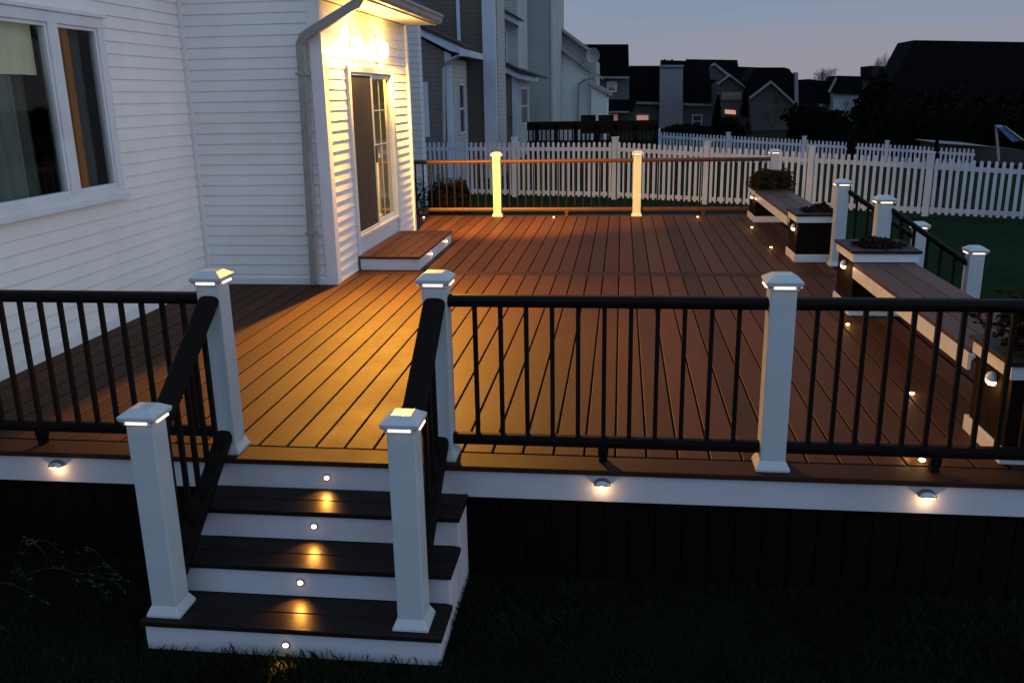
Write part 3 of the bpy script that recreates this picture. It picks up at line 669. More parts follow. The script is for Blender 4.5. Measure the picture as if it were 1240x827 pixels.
# landing step at the door
sp = thing('door_step', 'low brown composite step with white sides below the glass door', 'step', (XD+.03, 5.38, 0))
m = MB()
for i in range(5): m.box(i*.142+.003, (i+1)*.142-.003, 0, 2.0, .132, .16)
m.build('step_board', M['step_top'], sp, bevel=.003, seg=1)
m = MB(); m.box(0, .69, .02, .038, .001, .131); m.box(.672, .69, .038, 1.98, .001, .131); m.box(0, .672, 1.962, 1.98, .001, .131); m.build('side_band', M['vinyl'], sp, bevel=.002, seg=1)
for y, s in ((6.05, 'tiny light in the side of the door step, the nearer one'), (7.0, 'tiny light in the side of the door step, the farther one')):
    t = thing('step_side_light', s, 'light', (XD+.722, y, .075), 0, 'tiny lights in the side of the door step')
    n = 14; m = MB(); m.loft([[(x_, r*math.cos(2*PI*i/n), r*math.sin(2*PI*i/n)) for i in range(n)] for r, x_ in ((.022, 0), (.022, .004), (.016, .006))]); m.build('bezel', M['chrome'], t)
    m = MB(); m.loft([[(x_, r*math.cos(2*PI*i/n), r*math.sin(2*PI*i/n)) for i in range(n)] for r, x_ in ((.015, .003), (.011, .012))]); m.build('lens', M['lens_hot'], t)
    g = lamp((.03, 0, 0), .10, (1, .65, .3), .008); g.parent = t

# floodlight with two heads over the door
M['globe'] = emis('glowing_lamp_globe', (1, .78, .36), 9)
n = 18
for yy_, lb in ((5.62, 'glaring warm wall lamp above the dark panel of the sliding door'), (6.72, 'glaring warm wall lamp above the paned side of the sliding door')):
    fl = thing('wall_lamp', lb, 'lamp', (XD+.015, yy_, 2.47), 0, 'pair of warm lamps above the sliding door')
    m = MB(); m.loft([[(x_, r*math.cos(2*PI*i/n), r*math.sin(2*PI*i/n)) for i in range(n)] for r, x_ in ((.045, 0), (.045, .012), (.02, .03), (.02, .055))]); m.build('base_plate', M['vinyl'], fl)
    m = MB(); m.lathe(.075, 0, [(.02, -.10), (.045, -.085), (.056, -.04), (.056, .03), (.045, .075), (.022, .09)], 20)
    m.v = [(p[0], p[1], p[2]) for p in m.v]; m.build('globe', M['globe'], fl, smooth=True)
    m = MB(); m.lathe(.075, 0, [(.024, .088), (.030, .095), (.02, .115)], 16); m.build('cap', M['vinyl'], fl)
WARM = (1, .42, .032)
def flood(p, q, e, ang, r=.03, blend=1.0, col=None):
    return lamp(p, e, col or WARM, r, 'SPOT', Vector(q)-Vector(p), math.radians(ang), blend)
flood((-2.80, 5.66, 2.46), (-1.55, 2.5, 0), 1500, 100)
flood((-2.80, 5.66, 2.46), (-1.85, 2.45, 0), 1150, 62)
flood((-2.80, 6.78, 2.46), (-1.65, 10.0, .3), 3000, 78, col=(1, .49, .06))
flood((-2.80, 6.78, 2.46), (-1.5, 9.5, 0), 900, 70)
lamp((-2.82, 5.60, 2.47), 62, (1, .55, .13), .05)
lamp((-2.82, 6.74, 2.47), 52, (1, .55, .13), .05)
flood((-2.80, 6.36, 2.50), (.3, 6.2, 0), 470, 150)  # broad warm fill added to brighten the mid deck, no lamp hangs here

# ------------------------------------------------------------------ lawn blades (uncountable)
def blades(x0, x1, y0, y1, n, h, seed):
    R = random.Random(seed); m = MB()
    for i in range(n):
        x = R.uniform(x0, x1); y = R.uniform(y0, y1); 
        if SX0-.01 < x < SX1+.01 and -RUN*3-.012 < y < .05: continue
        if y > .0 : continue
        hh = h*R.uniform(.4, 1.5)*(1+.5*math.sin(x*3.1)*math.sin(y*4.3)); a = R.uniform(0, 2*PI); w = .0022
        dx = math.cos(a)*w; dy = math.sin(a)*w; lx = R.gauss(0, .35)*hh; ly = R.gauss(0, .35)*hh
        m.add([(x-dx, y-dy, GZ), (x+dx, y+dy, GZ), (x+lx*.4+dx*.6, y+ly*.4+dy*.6, GZ+hh*.6), (x+lx, y+ly, GZ+hh)], [(0, 1, 2), (0, 2, 3)])
    return m
o = blades(-4.2, 2.8, -1.75, -.0, 70000, .045, 5).build('grass', M['blade'], kind='stuff'); tag(o, 'short dark lawn grass in front of the deck', 'grass', kind='stuff')
# weeds
R = random.Random(9)
for (sx_, sy_, ex, ey, hh, s) in ((-3.35, -.32, -2.72, -.5, .36, 'long arching weed stem under the left railing'), (-2.95, -.4, -2.42, -.55, .30, 'weed stem leaning toward the bottom left post'), (-3.6, -.5, -3.0, -.8, .22, 'low weed stem in the dark grass at the left')):
    t = thing('weed', s, 'weed', (sx_, sy_, GZ)); m = MB(); lf = MB()
    for j in range(5):
        a = R.uniform(.4, 1.25); dx = (ex-sx_)*a+R.uniform(-.1, .1); dy = (ey-sy_)*a+R.uniform(-.15, .15); H = hh*R.uniform(.5, 1.1)
        p = [(dx*f, dy*f, H*math.sin(f*2.3)) for f in [k/9 for k in range(10)]]
        m.tube(p, [.0032-.0025*k/9 for k in range(10)], 4)
        for k in range(3, 10):
            q = Vector(p[k]); d_ = Vector((R.gauss(0, 1), R.gauss(0, 1), R.gauss(0, .6))).normalized(); w = d_.orthogonal().normalized(); L = .035
            lf.add([q, q+d_*L*.5+w*L*.12, q+d_*L, q+d_*L*.5-w*L*.12], [(0, 1, 2, 3)])
    m.build('stem', M['weed'] if 'weed' in M else M.setdefault('weed', mat('weed_stem', (.0045, .005, .0028), .6, .3)), t); lf.build('foliage', M['weed'], t)

# ------------------------------------------------------------------ fences
def fence(path, posts_every, hs, label, sp=.130, pw_=.066, z=GZ+.05):
    t = thing('picket_fence', label, 'fence', (path[0][0], path[0][1], GZ)); o0 = Vector((path[0][0], path[0][1], GZ))
    for (a, c) in zip(path[:-1], path[1:]):
        a0 = a; a = Vector((a[0], a[1], 0)); c = Vector((c[0], c[1], 0)); d = (c-a); L = d.length; d.normalize(); nn = Vector((d.y, -d.x, 0))
        k = max(1, round(L/posts_every)); seg = L/k
        h0, h1 = hs[path.index((a0[0], a0[1]))], hs[path.index((a0[0], a0[1]))+1]
        def bar(m, s0, s1, z0, z1, t0, t1, dz=0):
            P = lambda s, q, zz: a+d*s+nn*q+Vector((0, 0, zz))-Vector((o0.x, o0.y, 0))-Vector((0, 0, GZ))
            m.add([P(s0, t0, z0), P(s1, t0, z0), P(s1, t1, z0), P(s0, t1, z0), P(s0, t0, z1), P(s1, t0, z1+dz), P(s1, t1, z1+dz), P(s0, t1, z1)],
                  [(3, 2, 1, 0), (4, 5, 6, 7), (0, 1, 5, 4), (1, 2, 6, 5), (2, 3, 7, 6), (3, 0, 4, 7)])
        for i in range(k):
            hh = lambda ss: h0+(h1-h0)*ss/L
            h = hh(i*seg)
            m = MB(); bar(m, i*seg-.06, i*seg+.06, GZ, GZ+h+.10, -.06, .06); bar(m, i*seg-.075, i*seg+.075, GZ+h+.10, GZ+h+.13, -.075, .075); m.build('post', M['fence'], t)
            h = hh((i+.5)*seg); m = MB(); n = int((seg-.12)/sp); s_ = (seg-.12)/n
            for j in range(n):
                c0 = i*seg+.06+s_*(j+.5)+random.uniform(-.007, .007); h = hh(c0)+random.uniform(-.008, .008)
                bar(m, c0-pw_/2, c0+pw_/2, z, GZ+h-.035, .02, .04)
                P = lambda s, q, zz: a+d*s+nn*q+Vector((0, 0, zz))-o0+Vector((0, 0, 0))
                m.prism([P(c0-pw_/2, .02, GZ+h-.034), P(c0+pw_/2, .02, GZ+h-.034), P(c0+pw_/3.4, .02, GZ+h), P(c0-pw_/3.4, .02, GZ+h)], nn*.02)
            m.build('picket_panel', M['fence'], t)
            h = hh(i*seg); e_ = hh((i+1)*seg)-h; m = MB(); P = lambda s, q, zz: a+d*s+nn*q+Vector((0, 0, zz))-o0; s0, s1 = i*seg+.06, (i+1)*seg-.06
            m.add([P(s0, -.02, GZ+h-.22), P(s1, -.02, GZ+h-.22+e_), P(s1, .019, GZ+h-.22+e_), P(s0, .019, GZ+h-.22), P(s0, -.02, GZ+h-.13), P(s1, -.02, GZ+h-.13+e_), P(s1, .019, GZ+h-.13+e_), P(s0, .019, GZ+h-.13)], [(3, 2, 1, 0), (4, 5, 6, 7), (0, 1, 5, 4), (1, 2, 6, 5), (2, 3, 7, 6), (3, 0, 4, 7)]); bar(m, i*seg+.06, (i+1)*seg-.06, GZ+.09, GZ+.18, -.02, .019); m.build('rail', M['fence'], t)
    return t
fence([(-8.0, 20.3), (-.15, 18.3), (15.0, 10.7)], 2.5, (1.40, 1.42, .88), 'near white picket fence crossing the whole yard behind the deck')
_a = at(797, 160, 31.0); _b = at(1184, 181, 26.5)
fence([(_a.x, 31.0), (_b.x, 26.5)], 2.5, (_a.z-GZ, _b.z-GZ), 'second white picket fence farther back, on the right behind the near one', .132, .064)

# ------------------------------------------------------------------ far buildings
LAP = dict(taupe=lap_mat('taupe_lap_siding', (.150, .130, .118)), taupe2=lap_mat('dark_taupe_lap_siding', (.095, .088, .074)), grey=lap_mat('grey_lap_siding', (.34, .36, .37)), greygreen=lap_mat('grey_green_lap_siding', (.34, .385, .40)),
           pale=lap_mat('pale_lap_siding', (.66, .72, .74)), white=lap_mat('white_lap_siding', (.55, .57, .60), .12), far=lap_mat('far_grey_siding', (.085, .10, .105), .2), brick=mat('brown_brick', (.055, .048, .048), .9, .4, 30))
def pw3(pts, Y): return [at(u, v, Y) for u, v in pts]
def slab(t, name, pts, Y, depth, m, dy=0):
    o0 = Vector(t.location); ps = [p-o0 for p in pw3(pts, Y)]
    return MB().prism(ps, (0, depth, 0)).build(name, m, t)
def quad_side(t, name, u0, Y0, Y1, v0t, v0b, m, th=.05, x=None, zt=None, zb=None):
    """panel lying in a plane x = const, measured at its near edge"""
    o0 = Vector(t.location); a = at(u0, v0t, Y0); c = at(u0, v0b, Y0); X = a.x if x is None else x; zt = a.z if zt is None else zt; zb = c.z if zb is None else zb
    return MB().box(X-th-o0.x, X-o0.x, Y0-o0.y, Y1-o0.y, zb-o0.z, zt-o0.z).build(name, m, t)
def win_y(t, u0, v0, u1, v1, Y, lit=None, fr=.07, mull=True):
    """double-hung window in a wall facing the deck"""
    o0 = Vector(t.location); a = at(u0, v0, Y); c = at(u1, v1, Y); x0, x1 = a.x-o0.x, c.x-o0.x; z1, z0 = a.z-o0.z, c.z-o0.z; y = Y-o0.y
    m = MB(); m.box(x0, x0+fr, y-.05, y+.02, z0, z1); m.box(x1-fr, x1, y-.05, y+.02, z0, z1); m.box(x0+fr, x1-fr, y-.05, y+.02, z1-fr, z1); m.box(x0+fr, x1-fr, y-.05, y+.02, z0, z0+fr)
    if mull: m.box(x0+fr, x1-fr, y-.045, y+.02, (z0+z1)/2-.03, (z0+z1)/2+.03)
    w = m.build('window', M['fence'], t)
    g_ = MB().box(x0+fr, x1-fr, y-.02, y-.012, z0+fr, z1-fr).build('pane', lit or M['far_glass'], w)
    return w
def win_x(t, X, y0, y1, z0, z1, fr=.07):
    o0 = Vector(t.location); x = X-o0.x; y0 -= o0.y; y1 -= o0.y; z0 -= o0.z; z1 -= o0.z
    m = MB(); m.box(x-.02, x+.05, y0, y0+fr, z0, z1); m.box(x-.02, x+.05, y1-fr, y1, z0, z1); m.box(x-.02, x+.05, y0+fr, y1-fr, z1-fr, z1); m.box(x-.02, x+.05, y0+fr, y1-fr, z0, z0+fr); m.box(x-.02, x+.045, y0+fr, y1-fr, (z0+z1)/2-.03, (z0+z1)/2+.03)
    w = m.build('window', M['fence'], t); MB().box(x+.012, x+.02, y0+fr, y1-fr, z0+fr, z1-fr).build('pane', M['far_glass'], w)
def B(label, u, Y, cat='house', name='townhouse', group=None):
    p = at(u, 150, Y); return thing(name, label, cat, (p.x, Y, GZ), 0, group)
base = lambda u, Y: None
def ground_v(u, Y):   # photo height of the ground there
    lo, hi = 0, 1200
    for _ in range(40):
        mid = (lo+hi)/2
        if at(u, mid, Y).z > GZ: lo = mid
        else: hi = mid
    return lo
def wall(t, name, u0, u1, vt, Y, depth, m, vt2=None):
    """wall block facing the deck from photo column u0 to u1, down to the ground"""
    a = at(u0, 120, Y); c = at(u1, 120, Y); a.z = at(u0, max(vt, -150), Y).z; c.z = at(u1, max(vt if vt2 is None else vt2, -150), Y).z; o0 = Vector(t.location)
    return MB().prism([(a.x-o0.x, 0+Y-o0.y, 0), (c.x-o0.x, Y-o0.y, 0), (c.x-o0.x, Y-o0.y, c.z-o0.z), (a.x-o0.x, Y-o0.y, a.z-o0.z)], (0, depth, 0)).build(name, m, t)

# U0: white flank just behind our bay
t = B('narrow white sided wing of the next house, beside the lit door wall', 500, 14)
wall(t, 'wall', 380, 509, -200, 14, .3, LAP['white'])
# U1: taupe townhouse
t = B('taupe sided townhouse with a low lean-to and white corner boards', 560, 22)
xc = at(546, 100, 22).x
wall(t, 'lean_to_wall', 470, 545, 20, 22, 2.4, LAP['taupe'], 66)
quad = at(541, 66, 22)
wall(t, 'corner_board', 540, 548, 62, 21.97, .12, M['fence'], 66)
o0 = Vector(t.location)
X1 = at(547, 66, 22).x
MB().box(X1-o0.x-.2, X1-o0.x, .1, 2.45, 0, at(548, 70, 22).z-GZ).build('lean_to_side', LAP['grey'], t)
win_x(t, X1, 22.75, 23.7, at(552, 163, 23).z, at(552, 101, 23).z)
win_y(t, 512, 100, 521, 166, 22, M['lit_red'])
# lean-to roof : rake board and eave
m = MB(); m.prism([p-o0 for p in pw3([(470, 4), (512, 36), (560, 58), (560, 66), (545, 62), (510, 44), (470, 14)], 21.75)], (0, .25, 0)); m.build('rake_board', M['fence'], t)
m = MB(); m.prism([p-o0 for p in pw3([(470, 0), (512, 32), (562, 55), (562, 58), (512, 37), (470, 5)], 21.7)], (0, 2.7, 0)); m.build('lean_to_roof', M['roof'], t)
m = MB(); m.prism([p-o0 for p in pw3([(556, 58), (568, 61), (568, 69), (556, 68)], 21.7)], (0, 2.7, 0)); m.build('eave', M['fence'], t)
m = MB(); m.tube([p-o0 for p in (at(562, 66, 21.8), at(553, 69, 21.85), at(540, 76, 21.9), at(537, 84, 21.9), at(538, 172, 21.9))], .05, 6); m.build('downspout', M['gutter'], t)
wall(t, 'main_wall', 440, 588, -260, 24.5, 3.0, LAP['taupe2'])
wall(t, 'upper_corner_board', 556, 560, -260, 24.45, .04, M['fence'])
wall(t, 'corner_board', 586, 601, -260, 24.42, .3, M['fence'])
XM = at(601, 60, 24.42).x
MB().box(XM-o0.x-.2, XM-o0.x, 24.75-22, 26.6-22, 0, 7.5).build('side_wall', LAP['grey'], t)
# U2: second unit with small roof, window, lean-to
t = B('grey sided townhouse with a small hood roof over its upper window', 612, 34)
o0 = Vector(t.location)
wall(t, 'main_wall', 560, 628, -300, 34.6, 4.0, LAP['greygreen'])
win_y(t, 604, 36, 615, 78, 34.6)
m = MB(); m.prism([p-o0 for p in pw3([(600, 10), (603, 10), (629, 25), (629, 32), (600, 17)], 33.9)], (0, .9, 0)); m.build('hood_roof', M['fence'], t)
m = MB(); m.prism([p-o0 for p in pw3([(600, 7), (603, 7), (631, 23), (631, 25), (600, 10)], 33.8)], (0, 1.0, 0)); m.build('hood_shingles', M['roof'], t)
wall(t, 'lean_to_wall', 590, 622, 82, 33.2, 1.35, LAP['taupe'], 92)
wall(t, 'corner_board', 620, 627, 90, 33.15, .12, M['fence'])
X2 = at(627, 92, 33.2).x
MB().box(X2-o0.x-.2, X2-o0.x, -.7, 3.8, 0, at(627, 97, 33.2).z-GZ).build('lean_to_side', LAP['grey'], t)
m = MB(); m.prism([p-o0 for p in pw3([(590, 72), (604, 76), (628, 88), (650, 94), (650, 99), (628, 96), (604, 84), (590, 80)], 32.9)], (0, .4, 0)); m.build('eave', M['fence'], t)
m = MB(); m.prism([p-o0 for p in pw3([(590, 68), (604, 72), (628, 84), (650, 91), (650, 94), (628, 89), (604, 77), (590, 73)], 32.85)], (0, 5, 0)); m.build('lean_to_roof', M['roof'], t)
m = MB(); m.tube([p-o0 for p in (at(606, 145, 32.9), at(612, 138, 32.8), at(620, 143, 32.7))], .05); m.build('wall_lamp', M['far_glass'], t)
win_x(t, X2, 34.0, 36.6, at(632, 152, 34).z, at(632, 106, 34).z)
# U3: tall grey green flank
t = B('tall plain grey green flank of a townhouse, its top out of the photo', 650, 40)
wall(t, 'wall', 560, 669, -330, 40, 9, LAP['greygreen'])
wall(t, 'corner_board', 667.5, 670, -330, 39.95, .05, M['fence'])
# U4: pale gabled
t = B('pale blue grey house with two raking roof edges and a downspout', 700, 47)
o0 = Vector(t.location)
m = MB(); m.prism([p-o0 for p in pw3([(640, 4), (671, 32), (712, 60), (722, 72), (722, 190), (640, 190)], 47.5)], (0, 8, 0)); m.build('wall', LAP['greygreen'], t)
m = MB(); m.prism([p-o0 for p in pw3([(640, 30), (671, 54), (716, 88), (716, 190), (640, 190)], 47)], (0, .45, 0)); m.build('front_wall', LAP['pale'], t)
m = MB(); m.prism([p-o0 for p in pw3([(640, 26), (671, 50), (730, 94), (730, 97), (712, 86), (671, 54), (640, 30)], 46.6)], (0, .45, 0)); m.build('rake_board', M['gutter'], t)
m = MB(); m.prism([p-o0 for p in pw3([(640, 0), (671, 27), (716, 60), (724, 68), (724, 71), (671, 30.5), (640, 3.5)], 47.0)], (0, .8, 0)); m.build('upper_rake_board', M['gutter'], t)
wall(t, 'low_wing', 716, 735, 100, 46.5, 6, LAP['pale'], 112)
m = MB(); m.prism([p-o0 for p in pw3([(714, 98), (740, 112), (740, 117), (714, 103)], 46.3)], (0, 6.3, 0)); m.build('low_wing_roof', M['gutter'], t)
m = MB(); m.tube([p-o0 for p in (at(720, 94, 46.3), at(708, 97, 46.4), at(701, 102, 46.6), at(700, 150, 46.7))], .08); m.build('downspout', M['gutter'], t)
# dish and antennas
t = thing('satellite_dish', 'pale satellite dish on the pale house eave', 'dish', at(718, 68, 46.4)); m = MB(); n = 14
m.loft([[(r*math.cos(2*PI*i/n)*.9, y, r*math.sin(2*PI*i/n)) for i in range(n)] for r, y in ((.02, .1), (.2, .05), (.36, -.05), (.42, -.12), (.39, -.1), (.2, .01), (.02, .06))]); m.build('reflector', M['gutter'], t, smooth=True)
MB().tube([(0, .1, 0), (-.1, .3, -.3), (-.5, .4, -.2), (-.75, .5, -.5)], .04).build('arm', M['gutter'], t)
for u, hgt, s in ((672, .5, 'small dish antenna on the tall flank roof, left one'), (677, .55, 'small dish antenna on the roof edge, right one')):
    t = thing('roof_antenna', s, 'antenna', at(u, 31, 48)); MB().tube([(0, 0, 0), (0, 0, hgt*.7), (.05, 0, hgt)], .035).build('mast', M['far_glass'], t)
    m = MB(); m.loft([[(.15+x_, r*math.cos(2*PI*i/10), hgt+r*math.sin(2*PI*i/10)) for i in range(10)] for r, x_ in ((.05, -.1), (.28, 0), (.28, .05))]); m.build('reflector', M['far_glass'], t)

# neighbour's dark deck
t = thing('neighbour_deck', "dark stained neighbour's deck railing behind the near picket fence", 'deck', at(716, 174, 24)); o0 = Vector(t.location)
def px_box(t, name, u0, u1, v0, v1, Y, d, m):
    a = at(u0, v0, Y)-Vector(t.location); c = at(u1, v1, Y)-Vector(t.location)
    return MB().box(a.x, c.x, a.y, a.y+d, c.z, a.z).build(name, m, t)
M['deckdark'] = mat('dark_stained_wood', (.0055, .0028, .0022), .8, .3, spec=.1)
px_box(t, 'top_rail', 638, 797, 148, 156, 24, .12, M['deckdark']); px_box(t, 'bottom_rail', 638, 797, 171, 175, 24, .08, M['deckdark'])
m = MB(); u = 640
while u < 796:
    a = at(u, 155, 24.02)-o0; c = at(u, 172, 24.02)-o0; m.box(a.x-.022, a.x+.022, 0.02, .06, c.z, a.z); u += 5.3
m.build('baluster_row', M['deckdark'], t)
for u in (650, 673, 697, 722, 745, 770, 794):
    px_box(t, 'post', u-2.5, u+2.5, 152, 195, 24.0, .12, M['deckdark'])
px_box(t, 'floor_edge', 638, 797, 178, 184, 24.2, 2.5, M['deckdark'])
for u, s in ((715, 'dark deck chair on the neighbour deck, left one'), (735, 'dark deck chair on the neighbour deck, right one')):
    t = thing('deck_chair', s, 'chair', at(u, 176, 25.2), random.uniform(-.4, .4)); m = MB(); m.box(-.25, .25, -.25, .25, .38, .43); m.build('seat', M['deckdark'], t)
    MB().box(-.25, .25, .22, .26, .43, .95).build('backrest', M['deckdark'], t)
    for a in (-.23, .23):
        for c in (-.23, .23): MB().box(a-.02, a+.02, c-.02, c+.02, 0, .38).build('leg', M['deckdark'], t)

# row of far houses with dark roofs
M['farroof'] = mat('far_dark_shingle', (.0045, .0047, .006), .95, .4, 2, spec=.05); M['chim'] = lap_mat('grey_chimney_siding', (.19, .20, .22), .25, dark=.8); M['trimfar'] = mat('far_pale_trim', (.17, .175, .19), .7, .1)
def poly(t, name, pts, Y, d, m): return slab(t, name, pts, Y, d, m)
t = B('far house with a tall dark roof and a white gridded upper window', 740, 62, name='far_house')
poly(t, 'wall', [(712, 90), (762, 93), (762, 150), (712, 150)], 62, 6, LAP['far']); poly(t, 'roof', [(706, 54), (761, 54), (762, 94), (712, 94)], 61.6, .5, M['farroof']); poly(t, 'eave', [(722, 93), (762, 93), (762, 95.5), (722, 95)], 61.4, .2, M['trimfar'])
win_y(t, 735, 99, 747, 112, 62, fr=.12); poly(t, 'lower_roof', [(730, 121), (772, 121), (766, 136), (734, 136)], 60, 2, M['farroof']); poly(t, 'lower_eave', [(734, 135), (762, 135), (762, 137), (734, 137)], 59.9, .1, M['trimfar'])
poly(t, 'lit_window', [(736, 139), (748, 139), (748, 150), (736, 150)], 61.9, .1, M['lit_red'])
t = B('far house with a wide grey chimney and an amber lit window', 800, 66, name='far_house')
poly(t, 'wall', [(757, 120), (880, 125), (880, 168), (757, 168)], 66, 6, LAP['far']); poly(t, 'roof', [(762, 80), (800, 80), (800, 73), (831, 74), (831, 72), (893, 73), (894, 81), (946, 83), (952, 110), (940, 124), (755, 124)], 65.6, .5, M['farroof'])
poly(t, 'eave', [(756, 123), (800, 124), (800, 127), (756, 126)], 65.3, .2, M['trimfar']); poly(t, 'eave', [(827, 125), (870, 127), (870, 129), (827, 128)], 65.3, .2, M['trimfar'])
poly(t, 'chimney', [(799.5, 80), (827, 80), (827, 160), (798, 160)], 64.5, 1.0, M['chim']); poly(t, 'chimney_cap', [(799, 79), (828, 79), (828, 81.5), (799, 81.5)], 64.3, 1.3, M['trimfar'])
for u in (804, 813): poly(t, 'vent_pipe', [(u, 72), (u+2, 72), (u+2, 79), (u, 79)], 65, .3, M['farroof'])
poly(t, 'lit_window', [(771, 140), (785, 140), (785, 150), (771, 150)], 65.9, .1, M['lit_amber']); poly(t, 'window_frame', [(769, 138), (787, 138), (787, 152), (769, 152)], 65.95, .05, M['trimfar'])
win_y(t, 838, 139, 850, 155, 66, fr=.1)
t = B('far brown brick house with two pale edged gables', 905, 60, name='far_house')
poly(t, 'gable', [(870, 103), (884, 91), (904, 108), (904, 165), (870, 165)], 60, 5, LAP['brick']); poly(t, 'gable_trim', [(869, 101), (884, 90), (905, 107), (905, 109), (884, 92.5), (869, 103.5)], 59.6, .4, M['trimfar'])
poly(t, 'dormer', [(862, 80), (866, 77), (881, 91), (870, 99), (863, 96)], 61, 2, LAP['brick']); poly(t, 'dormer_trim', [(861, 79), (865, 76), (883, 90), (881, 92), (865, 79), (862, 81)], 60.8, .2, M['trimfar'])
poly(t, 'gable', [(909, 118), (934, 99), (966, 128), (966, 168), (909, 168)], 58, 5, LAP['brick']); poly(t, 'gable_trim', [(908, 118), (934, 98), (968, 129), (966, 130.5), (934, 101), (908, 120.5)], 57.6, .4, M['trimfar'])
poly(t, 'roof', [(904, 100), (914, 82), (950, 82), (956, 84), (964, 96), (968, 128), (934, 100), (909, 118)], 58.5, 4, M['farroof'])
poly(t, 'window', [(938, 112), (942, 112), (942, 124), (938, 124)], 57.9, .1, M['far_glass']); poly(t, 'chimney', [(962.5, 88), (966.5, 88), (967, 128), (962.5, 128)], 58.2, .8, M['chim'])
poly(t, 'lit_window', [(878, 133), (891, 134), (891, 139), (878, 138)], 59.9, .1, emis('lit_orange_window', (1, .35, .08), .45)); poly(t, 'window', [(874, 112), (898, 112), (898, 122), (874, 122)], 59.9, .1, M['far_glass'])
t = B('far small house with a dark roof and pale blue end wall, among bare trees', 1025, 70, name='far_house')
poly(t, 'wall', [(1009, 112), (1042, 113), (1042, 148), (1009, 148)], 70, 5, lap_mat('far_pale_siding', (.27, .33, .40), .3)); poly(t, 'roof', [(1014, 92), (1054, 93), (1054, 80), (1092, 81), (1092, 116), (1010, 113)], 69.6, 3, M['farroof'])
poly(t, 'side_gable', [(966, 97), (980, 96), (1008, 100), (1013, 92), (1009, 125), (966, 128)], 71, 3, M['farroof']); poly(t, 'gable_trim', [(1003, 111), (1013, 93), (1013, 97), (1005, 113)], 69.4, .2, M['trimfar'])
t = B('large house at the right with a broad black hip roof', 1180, 48, name='far_house')
poly(t, 'roof', [(1080, 98), (1086, 88), (1107, 49), (1340, 53), (1340, 140), (1080, 140)], 48, 3, M['farroof']); poly(t, 'wall', [(1078, 97), (1340, 99), (1340, 175), (1078, 165)], 49, 6, mat('far_dark_wall', (.006, .008, .009), .9, .2))
# filler hills of the neighbourhood: dark hedge masses
def tree(label, u, v0, v1, w, Y, n=2500, s=.25, mt=None, name='tree', cat='tree', shape='round', seed=1, group=None):
    b0 = at(u, 150, Y); top = at(u, v0, Y).z; bot = GZ; px = (at(u+1, 150, Y)-at(u, 150, Y)).length; hw = w*px/2
    t = thing(name, label, cat, (b0.x, Y, bot), 0, group); H = top-bot; R = random.Random(seed); m = MB()
    if shape == 'cone':
        for i in range(n):
            f = R.random()**.7; z = H*(1-f)*.97+.1; a = R.uniform(0, 2*PI); r = hw*(f*.92+.08)*(R.uniform(.75, 1.08) if R.random() < .75 else R.random())*(1+.15*math.sin(z*5+a*2))
            q = Vector((r*math.cos(a), r*math.sin(a), z)); d = Vector((math.cos(a), math.sin(a), R.uniform(-.2, .9))).normalized(); ww = d.cross(Vector((0, 0, 1))).normalized(); L = s*R.uniform(.6, 1.3)
            m.add([q-d*L*.4, q+ww*L*.3, q+d*L*.6, q-ww*L*.3], [(0, 1, 2, 3)])
        MB().lathe(0, 0, [(hw*.75, .15), (hw*.5, H*.45), (.02, H*.92)], 9).build('inner_foliage', M['hedge'], t)
    else:
        k = 5
        for j in range(k):
            c = (R.uniform(-.45, .45)*hw, R.uniform(-.4, .4)*hw, H*R.uniform(.35, .68)); r = (hw*R.uniform(.5, .75), hw*R.uniform(.5, .75), H*R.uniform(.25, .34))
            leaves(m, c, r, n//k, s, seed=seed*7+j)
        leaves(m, (0, 0, H*.3), (hw*.9, hw*.8, H*.32), n//2, s, seed=seed+99)
    m.build('crown', mt or M['hedge'], t)
    m = MB(); m.tube([(0, 0, 0), (.05, 0, H*.3), (0, .05, H*.6)], [.14, .1, .04]); m.build('trunk', M['bark'], t)
tree('narrow dark evergreen left of the brick gable', 868, 116, 160, 16, 52, 1600, .22, M['conifer'], 'evergreen', 'tree', 'cone', 3)
tree('taller dark evergreen right of the brick gable', 901, 110, 162, 18, 50, 1800, .22, M['conifer'], 'evergreen', 'tree', 'cone', 4)
tree('low round evergreen between the two taller ones', 884, 140, 162, 26, 46, 1500, .2, M['conifer'], 'evergreen', 'tree', 'round', 5)
tree('dark bushy tree in front of the brick house right gable', 975, 122, 165, 50, 44, 2600, .22, M['hedge'], seed=6)
tree('dark tall tree beside the large black roof', 1062, 84, 165, 62, 42, 3600, .25, M['hedge'], seed=7)
tree('wide dark tree before the large black roof', 1120, 96, 170, 90, 38, 4500, .25, M['hedge'], seed=8)
tree('wide dark tree at the right beneath the black roof', 1185, 104, 172, 90, 36, 4500, .25, M['hedge'], seed=9)
tree('dark tree at the right edge of the photo', 1245, 98, 175, 80, 34, 4000, .25, M['hedge'], seed=10)
tree('dark low hedge tree behind the second fence, centre', 1010, 128, 165, 70, 40, 3000, .22, M['hedge'], seed=12)
tree('low dark bush behind the fence left of the brick house', 838, 150, 165, 60, 50, 1800, .2, M['hedge'], 'low_bush', 'bush', seed=13)
tree('upright dark shrub between the two picket fences', 1034, 152, 190, 12, 22.5, 1300, .10, M['conifer'], 'upright_shrub', 'shrub', 'round', 14)
tree('small cone shaped dark shrub between the fences, further right', 1137, 172, 200, 20, 20, 1500, .09, M['conifer'], 'upright_shrub', 'shrub', 'cone', 15)
